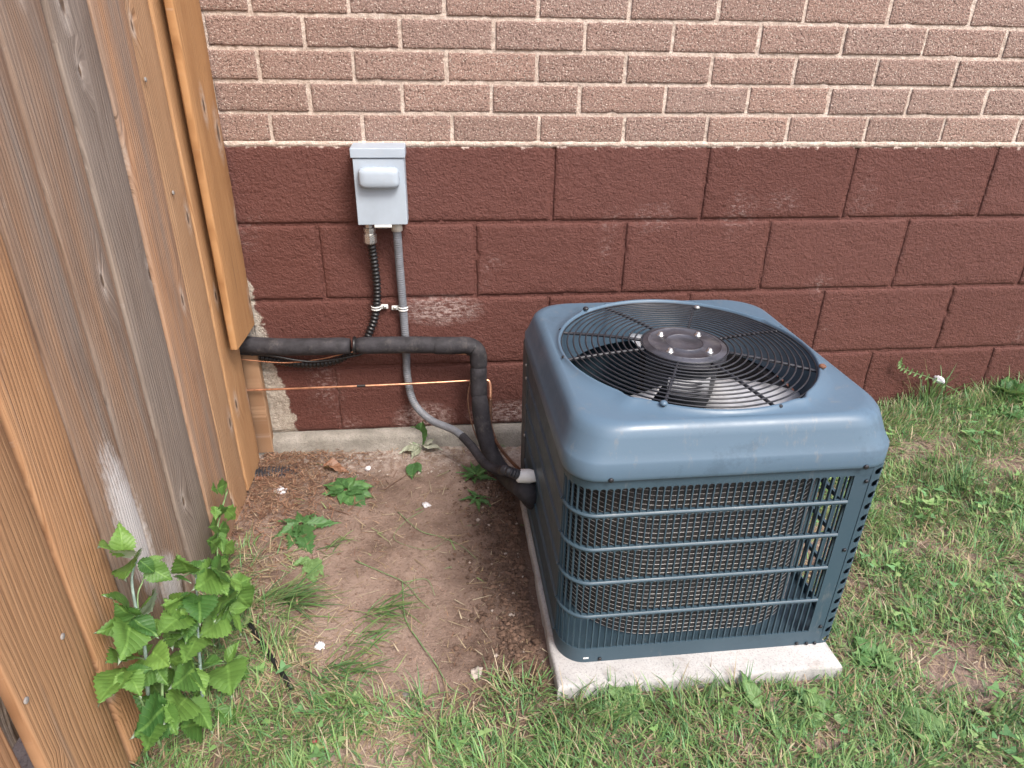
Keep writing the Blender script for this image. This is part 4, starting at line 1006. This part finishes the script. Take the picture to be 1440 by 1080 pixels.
# ================================================================== GRASS AND LITTER
def gmask(x, y):
    n = fbm(x, y, 1.7, 4.5, 3); n2 = fbm(x, y, 8, 11, 2)
    g = 0.0
    # lawn along the bottom of the view
    yb = -.865 if x > -.47 else -.83
    g = max(g, sm(yb+.035*n, yb-.07+.05*n, y))
    if x > .42: g = max(g, 1.0)
    # thinning lawn beside the fence
    left = sm(0, .14, (-.47-x)-.65*(y+.85)+.05*n)*.55*sm(-.36, -.5, y)
    g = max(g, left)
    if x > .42:      # worn patches on the right
        for cx, cy, rx, ry, k in ((.62, -.58, .16, .12, .85), (.70, -.92, .12, .09, .8), (.58, -.40, .06, .05, .5), (1.10, -.24, .13, .06, .8), (1.28, -.38, .12, .05, .7), (.60, -.76, .10, .05, .6), (.86, -.60, .10, .06, .55), (1.02,-.75,.12,.07,.5)):
            d = ((x-cx)/rx)**2+((y-cy)/ry)**2+n*.9
            g -= k*max(0, 1-d)*1.2 if d < 1 else 0
        g *= .80+.5*n2
    else:
        g *= .85+.6*n2
    for cx, cy, rx, ry in ((-.42, -1.01, .09, .06), (-.30, -.90, .05, .05)):
        d = ((x-cx)/rx)**2+((y-cy)/ry)**2+n*.6
        if d < 1: g *= .25
    return max(0, min(1, g))
GREEN = np.array([(.150,.265,.085), (.185,.310,.105), (.115,.225,.080), (.240,.350,.140), (.150,.295,.125), (.215,.290,.110), (.095,.205,.080)])
STRAW = np.array([(.36,.275,.165), (.42,.34,.22), (.29,.215,.130), (.45,.38,.27)])
RUSTY = np.array([(.24,.125,.080), (.30,.18,.115), (.17,.095,.068), (.36,.24,.16)])
class Blades:
    def __init__(s): s.v = []; s.f = []; s.c = []; s.n = 0
    def blade(s, x, y, z, ln, wd, az, lean, bend, col, seg=3, flat=False):
        d = (math.cos(az), math.sin(az)); pr = (-d[1], d[0]); b = s.n; th = lean
        cx = cz = 0.0; st = ln/seg
        for k in range(seg+1):
            w_ = wd*(1-.15*k/seg if k < seg-1 else (.62 if k < seg else .06))*.5
            X = x+d[0]*cx; Y = y+d[1]*cx; Z = z+cz
            s.v.append((X+pr[0]*w_, Y+pr[1]*w_, Z)); s.v.append((X-pr[0]*w_, Y-pr[1]*w_, Z)); s.c.append(col); s.c.append(col)
            cx += math.sin(th)*st; cz += math.cos(th)*st; th = min(th+bend/seg, 2.2)
            if cz < .001 and k: cz = .001
        for k in range(seg): q = b+2*k; s.f.append((q, q+1, q+3, q+2))
        s.n += 2*seg+2
    def build(s, name, mat, label, cat, kind='stuff'):
        me = bpy.data.meshes.new(name); me.from_pydata(s.v, [], s.f); me.materials.append(mat)
        at = me.attributes.new('tint', 'FLOAT_COLOR', 'POINT')
        a = np.ones((len(s.v), 4), dtype=np.float32); a[:, :3] = np.array(s.c, dtype=np.float32); at.data.foreach_set('color', a.ravel())
        me.shade_smooth(); o = link(name, me); return tag(o, label, cat, None, kind)
def blocked(x, y): return (-.115 < x < .452 and -.924 < y < -.255) or x < -.832 or y > -.012
lawn = Blades(); dry = Blades()
ntry = 290000
X = rng.uniform(-.84, 1.95, ntry); Y = rng.uniform(-1.42, -.012, ntry); U = rng.random(ntry)
gcache = {}
for i in range(ntry):
    x, y = float(X[i]), float(Y[i])
    if blocked(x, y): continue
    key = (int(x*80), int(y*80)); g = gcache.get(key)
    if g is None: g = gmask(x, y); gcache[key] = g
    if U[i] > g*.62: 
        continue
    # clumped height
    n = nz(x, y, 2, 9); hgt = .038+.018*n
    if abs(y+.93) < .05 and -.1 < x < .25: hgt += .022
    if x > .5 and y > -.12: hgt += .02
    if x < -.35 and y > -.9: hgt += .012
    ln = max(.012, hgt*rnd.uniform(.55, 1.5)); 
    st = rnd.random() < ((.10 if x < .42 else .17)+.14*max(0, nz(x, y, 9, 6)) + (.15 if g < .6 else 0))
    base = STRAW[rnd.randrange(4)] if st else GREEN[rnd.randrange(7)]
    tone = 1.12+.30*nz(x, y, 4, 5)+rnd.uniform(-.2, .25)
    az = 2*math.pi*nz(x, y, 6, 5)*1.6 + rnd.gauss(0, 1.2)
    lean = abs(rnd.gauss(.70, .45)); bend = rnd.uniform(.2, 1.6)
    lawn.blade(x, y, G(x, y)-.003, ln, rnd.uniform(.0014, .0034), az, lean, bend, tuple(base*tone))
lawn.build('lawn_grass', M['grass'], 'short green lawn grass around the slab and along the fence', 'grass')
# dead thatch, clippings and straw lying flat
for i in range(42000):
    x = rnd.uniform(-.83, 1.9); y = rnd.uniform(-1.4, -.02)
    if blocked(x, y): continue
    g = gmask(x, y); p = .5 if x > .42 else (.035+.75*g*(1-g)*2+.25*g)
    if (-.40-x)-.65*(y+.85) > 0 and y < -.36: p += .34
    if rnd.random() > p: continue
    gr = rnd.random() < (.45 if x > .42 else .12)
    col = (GREEN[rnd.randrange(7)]*rnd.uniform(.9, 1.4)) if gr else STRAW[rnd.randrange(4)]*rnd.uniform(.7, 1.1)
    dry.blade(x, y, G(x, y)+rnd.uniform(.002, .010), rnd.uniform(.015, .06), rnd.uniform(.0010, .0026), rnd.uniform(0, 6.28), rnd.uniform(1.45, 1.62), rnd.uniform(-.1, .25), tuple(col), 3)
dry.build('dry_grass', M['litter'], 'dead straw and clippings lying between the living grass', 'dry grass')
# conifer needles and bark crumbs by the fence end
lit = Blades()
for i in range(3000):
    x = -.83+abs(rnd.gauss(0, .13)); y = -.03-abs(rnd.gauss(0, .20))
    if blocked(x, y) or x > -.3: continue
    lit.blade(x, y, G(x, y)+rnd.uniform(.001, .012), rnd.uniform(.008, .032), rnd.uniform(.0010, .0030), rnd.uniform(0, 6.28), rnd.uniform(1.2, 1.7), rnd.uniform(-.3, .5), tuple(RUSTY[rnd.randrange(4)]*rnd.uniform(.6, 1.2)), 3)
for i in range(900):
    x = rnd.uniform(-.7, -.12); y = rnd.uniform(-.85, -.04)
    lit.blade(x, y, G(x, y)+.002, rnd.uniform(.006, .025), rnd.uniform(.0008, .0018), rnd.uniform(0, 6.28), rnd.uniform(1.5, 1.6), rnd.uniform(-.2, .3), tuple((STRAW if rnd.random() < .6 else RUSTY)[rnd.randrange(4)]*rnd.uniform(.7, 1.1)), 2)
lit.build('needle_litter', M['litter'], 'brown conifer needles and plant litter on the soil by the fence end', 'litter')
# small broad leaves in the lawn (clover, seedlings): uncountable
clv = Blades()
for i in range(5200):
    x = rnd.uniform(-.8, 1.8); y = rnd.uniform(-1.35, -.03)
    if blocked(x, y): continue
    g = gmask(x, y); dens = sm(-.05, .25, fbm(x, y, 21, 5, 2)); near = 1 if x > .42 else .35
    if rnd.random() > g*dens*near*1.2: continue
    z = G(x, y)+rnd.uniform(.006, .028)
    a0 = rnd.uniform(0, 6.28); col = tuple(GREEN[rnd.randrange(7)]*rnd.uniform(.95, 1.5)+np.array([.01, .02, .01]))
    L_ = rnd.uniform(.008, .02)
    for k in range(rnd.choice((1, 2, 3))):
        a = a0+k*2.1; clv.blade(x, y, z, L_, L_*.62, a, rnd.uniform(1.0, 1.5), .4, col, 3)
clv.build('lawn_weeds', M['grass'], 'small broad-leaved seedlings mixed through the lawn', 'ground cover')
# tufts of longer grass flopping over the bare soil
tufts = [((535, 862), 34, .085, -.3, 'tuft of long grass lying flat at the edge of the bare soil'), ((505, 905), 22, .08, .1, 'thin dark grass tuft fallen across the bare soil edge'), ((470, 770), 14, .05, .2, 'small pale grass tuft in the middle of the bare soil'),
         ((390, 850), 70, .12, .1, 'dark matted grass tuft beside the raspberry plant'), ((470, 950), 46, .09, -.2, 'bright grass tuft below the thin dark tuft, left of the soil'), ((1350, 690), 40, .11, 1.4, 'tall grass tuft in the lawn right of the air conditioner'), ((1290, 560), 70, .14, .5, 'long grass clump at the wall foot behind the air conditioner')]
for (pt, n, ln, az, lab) in tufts:
    bl_ = Blades(); p = gpr(*pt)
    for i in range(n):
        x = p[0]+rnd.gauss(0, .022); y = p[1]+rnd.gauss(0, .014)
        if blocked(x, y): continue
        bl_.blade(x, y, G(x, y), ln*rnd.uniform(.6, 1.2), rnd.uniform(.0018, .0034), az+rnd.gauss(0, .45) if ln < .11 or az < .4 else rnd.uniform(0, 6.28), rnd.uniform(.8, 1.4) if az < .4 else rnd.uniform(.15, .7), rnd.uniform(.3, .8), tuple(GREEN[rnd.randrange(7)]*rnd.uniform(.6, 1.15)), 5)
    o = bl_.build('grass_tuft', M['grass'], lab, 'grass', None)
    o['group'] = 'longer grass tufts'
    if 'kind' in o: del o['kind']
# long dead weed stalks lying on the soil
def stalk(pts, r, col, label):
    P = []
    for a, b in pts:
        q = gp_(a, b); P.append((q[0], q[1], G(*q)+.003+rnd.uniform(0, .003)))
    r *= .6; sp = spline(P, 8); o = MB().tube(sp, [r*(1-.5*i/len(sp)) for i in range(len(sp))], 6).build('fallen_stalk', M[col], None, True)
    tag(o, label, 'stalk', 'fallen weed stalks on the soil')
stalk([(566, 820), (570, 870), (590, 905), (612, 935), (632, 968), (652, 978)], .0026, 'stem', 'long green stalk curving down to the lawn edge')
stalk([(560, 722), (590, 748), (620, 756), (648, 770), (670, 788)], .0018, 'stem', 'thin stalk crossing the middle of the bare soil')
stalk([(500, 790), (540, 808), (570, 822), (590, 845), (605, 858)], .0020, 'stem', 'forked stalk lying below the thin crossing stalk')
stalk([(570, 820), (600, 817), (612, 840)], .0016, 'stem', 'short branch beside the forked stalk')
stalk([(596, 720), (570, 735), (555, 760), (600, 775), (630, 760)], .0012, 'stem', 'wiry loop of stem on the pale soil')
stalk([(455, 715), (490, 725), (475, 720)], .0014, 'copperd', 'brown stem of the pulled weed')
stalk([(540, 690), (575, 668), (590, 655)], .0013, 'copperd', 'straight brown twig near the wall weed')
# soil clods along the slab
def clods():
    bl_ = Blades(); ico = [(0,0,1),(.9,0,.3),(.28,.85,.3),(-.72,.52,.3),(-.72,-.52,.3),(.28,-.85,.3),(.5,.5,-.6),(-.6,.2,-.6),(.1,-.7,-.6)]
    F_ = [(0,1,2),(0,2,3),(0,3,4),(0,4,5),(0,5,1),(1,6,2),(2,6,7),(2,7,3),(3,7,4),(4,7,8),(4,8,5),(5,8,1),(1,8,6)]
    for i in range(4200):
        if i < 2600: x = -.125-abs(rnd.gauss(0, .055)); y = rnd.uniform(-.90, -.16)
        else: x = rnd.uniform(-.80, -.12); y = rnd.uniform(-.86, -.045)
        if x < -.82: continue
        s_ = min(.011, .0016+abs(rnd.gauss(0, .0028)))*(1 if i < 2600 else .55)
        z = G(x, y)+s_*.3; b = len(bl_.v); rot = rnd.uniform(0, 6.28); c_, sn = math.cos(rot), math.sin(rot)
        pale = (y > -.16) and rnd.random() < .6
        col = np.array((.105,.066,.048) if x > -.3 else (.20,.135,.105))*rnd.uniform(.7, 1.5)
        if pale: col = np.array((.42,.37,.33))*rnd.uniform(.8, 1.15)
        elif rnd.random() < .02: col = np.array((.36,.30,.26))
        for v in ico:
            k = s_*rnd.uniform(.7, 1.25); bl_.v.append((x+(v[0]*c_-v[1]*sn)*k, y+(v[0]*sn+v[1]*c_)*k, z+v[2]*k*.75)); bl_.c.append(tuple(col))
        bl_.f += [tuple(q+b for q in f) for f in F_]
    o = bl_.build('soil_crumbs', M['clod'], 'crumbled dark soil clods along the left edge of the slab', 'soil'); o.data.shade_flat()
clods()

# ================================================================== SMALL LITTER
def pebble(name, pt, s, mat, label, cat, flat=.6, n=2, rag=.25, seed=0, z=None):
    import bmesh
    bm = bmesh.new(); bmesh.ops.create_icosphere(bm, subdivisions=n+1, radius=1)
    for v in bm.verts:
        k = 1+rag*fbm(v.co.x, v.co.y, v.co.z+seed*3.3, 1.6, 3); v.co = Vector((v.co.x*k*s[0], v.co.y*k*s[1], v.co.z*k*s[2]))
    me = bpy.data.meshes.new(name); bm.to_mesh(me); bm.free(); me.materials.append(M[mat]); me.shade_smooth()
    q = gp_(*pt) if z is None else None
    o = link(name, me, loc=(q[0], q[1], G(*q)+s[2]*.55) if z is None else z); o.rotation_euler = (0, 0, seed*1.3); return tag(o, label, cat)
pebble('white_stone', (518, 661), (.009, .008, .008), 'paper', 'small white stone on the soil right of the pulled weed', 'stone', seed=1)
pebble('paper_scrap', (395, 692), (.017, .011, .007), 'paper', 'crumpled white scrap near the fence foot', 'litter', rag=.9, seed=2)
pebble('paper_scrap', (600, 711), (.008, .012, .004), 'paper', 'torn white scrap in the middle of the bare soil', 'litter', rag=1.0, seed=3)
pebble('paper_scrap', (450, 910), (.011, .007, .006), 'paper', 'small white scrap in the grass below the raspberry', 'litter', rag=.9, seed=4)
pebble('flower_petal', (449, 1050), (.010, .011, .006), 'petal', 'pink-red fallen petal in the grass at the bottom', 'petal', rag=.8, seed=5)
pebble('pale_pebble', (446, 1064), (.009, .013, .006), 'stone', 'cream pebble just below the red petal', 'stone', seed=6)
pebble('grey_stone', (572, 978), (.010, .006, .003), 'stoned', 'flat dark grey stone at the lawn edge', 'stone', seed=7)
pebble('plastic_scrap', (670, 947), (.014, .010, .003), 'stone', 'thin pale flake of plastic on the brown soil', 'litter', rag=.6, seed=8)
q = py(1320, 534, -.02); pebble('white_flake', (0, 0), (.017, .007, .011), 'paper', 'white flake resting at the wall foot above the lawn', 'litter', rag=.5, seed=9, z=tuple(q))
for i, (pt, lab) in enumerate((((474, 662), 'curled brown dead leaf lying behind the pulled weed'), ((366, 683), 'small yellowish dead leaf beside the fence corner'), ((436, 640), 'yellow-brown dead leaf among needles at the wall'))):
    q = gp_(*pt); s_ = (.075, .03, .035)[i]; t0 = Vector((q[0]-s_*.5, q[1]+.01, G(*q)+.012)); t = bpy.data.objects.new('dead_leaf', leaf_mesh('dead_leaf', M['dryleaf'], .26, .02, 12, .9, .7, 0, 90+i, .8, .08)); COL.objects.link(t)
    t.location = t0; t.scale = (s_, s_, s_); t.rotation_euler = (.1, .3*i, math.radians((-105, -60, -30)[i])); tag(t, lab, 'leaf')
# ribbed black drain pipe end, half buried at the fence corner
pA = gp_(362, 668); pB = gp_(418, 662)
dp = corrug([(-.87, -.118, -.082), (-.80, -.108, -.080), (-.735, -.100, -.086), (-.70, -.095, -.098)], .028, .0035, .0085, 'drain_pipe', M['plast'], None, 18)
tag(dp, 'ribbed black plastic drain pipe half buried at the fence corner', 'pipe')
hs = [(*gp_(a, b),) for a, b in ((350, 880), (366, 905), (384, 932), (412, 975))]
o = MB().tube(spline([(x, y, G(x, y)+.012) for x, y in hs], 6), .0048, 8).build('drip_hose', M['blackc'], None, True); tag(o, 'short black irrigation hose lying in the grass beside the raspberry', 'hose')
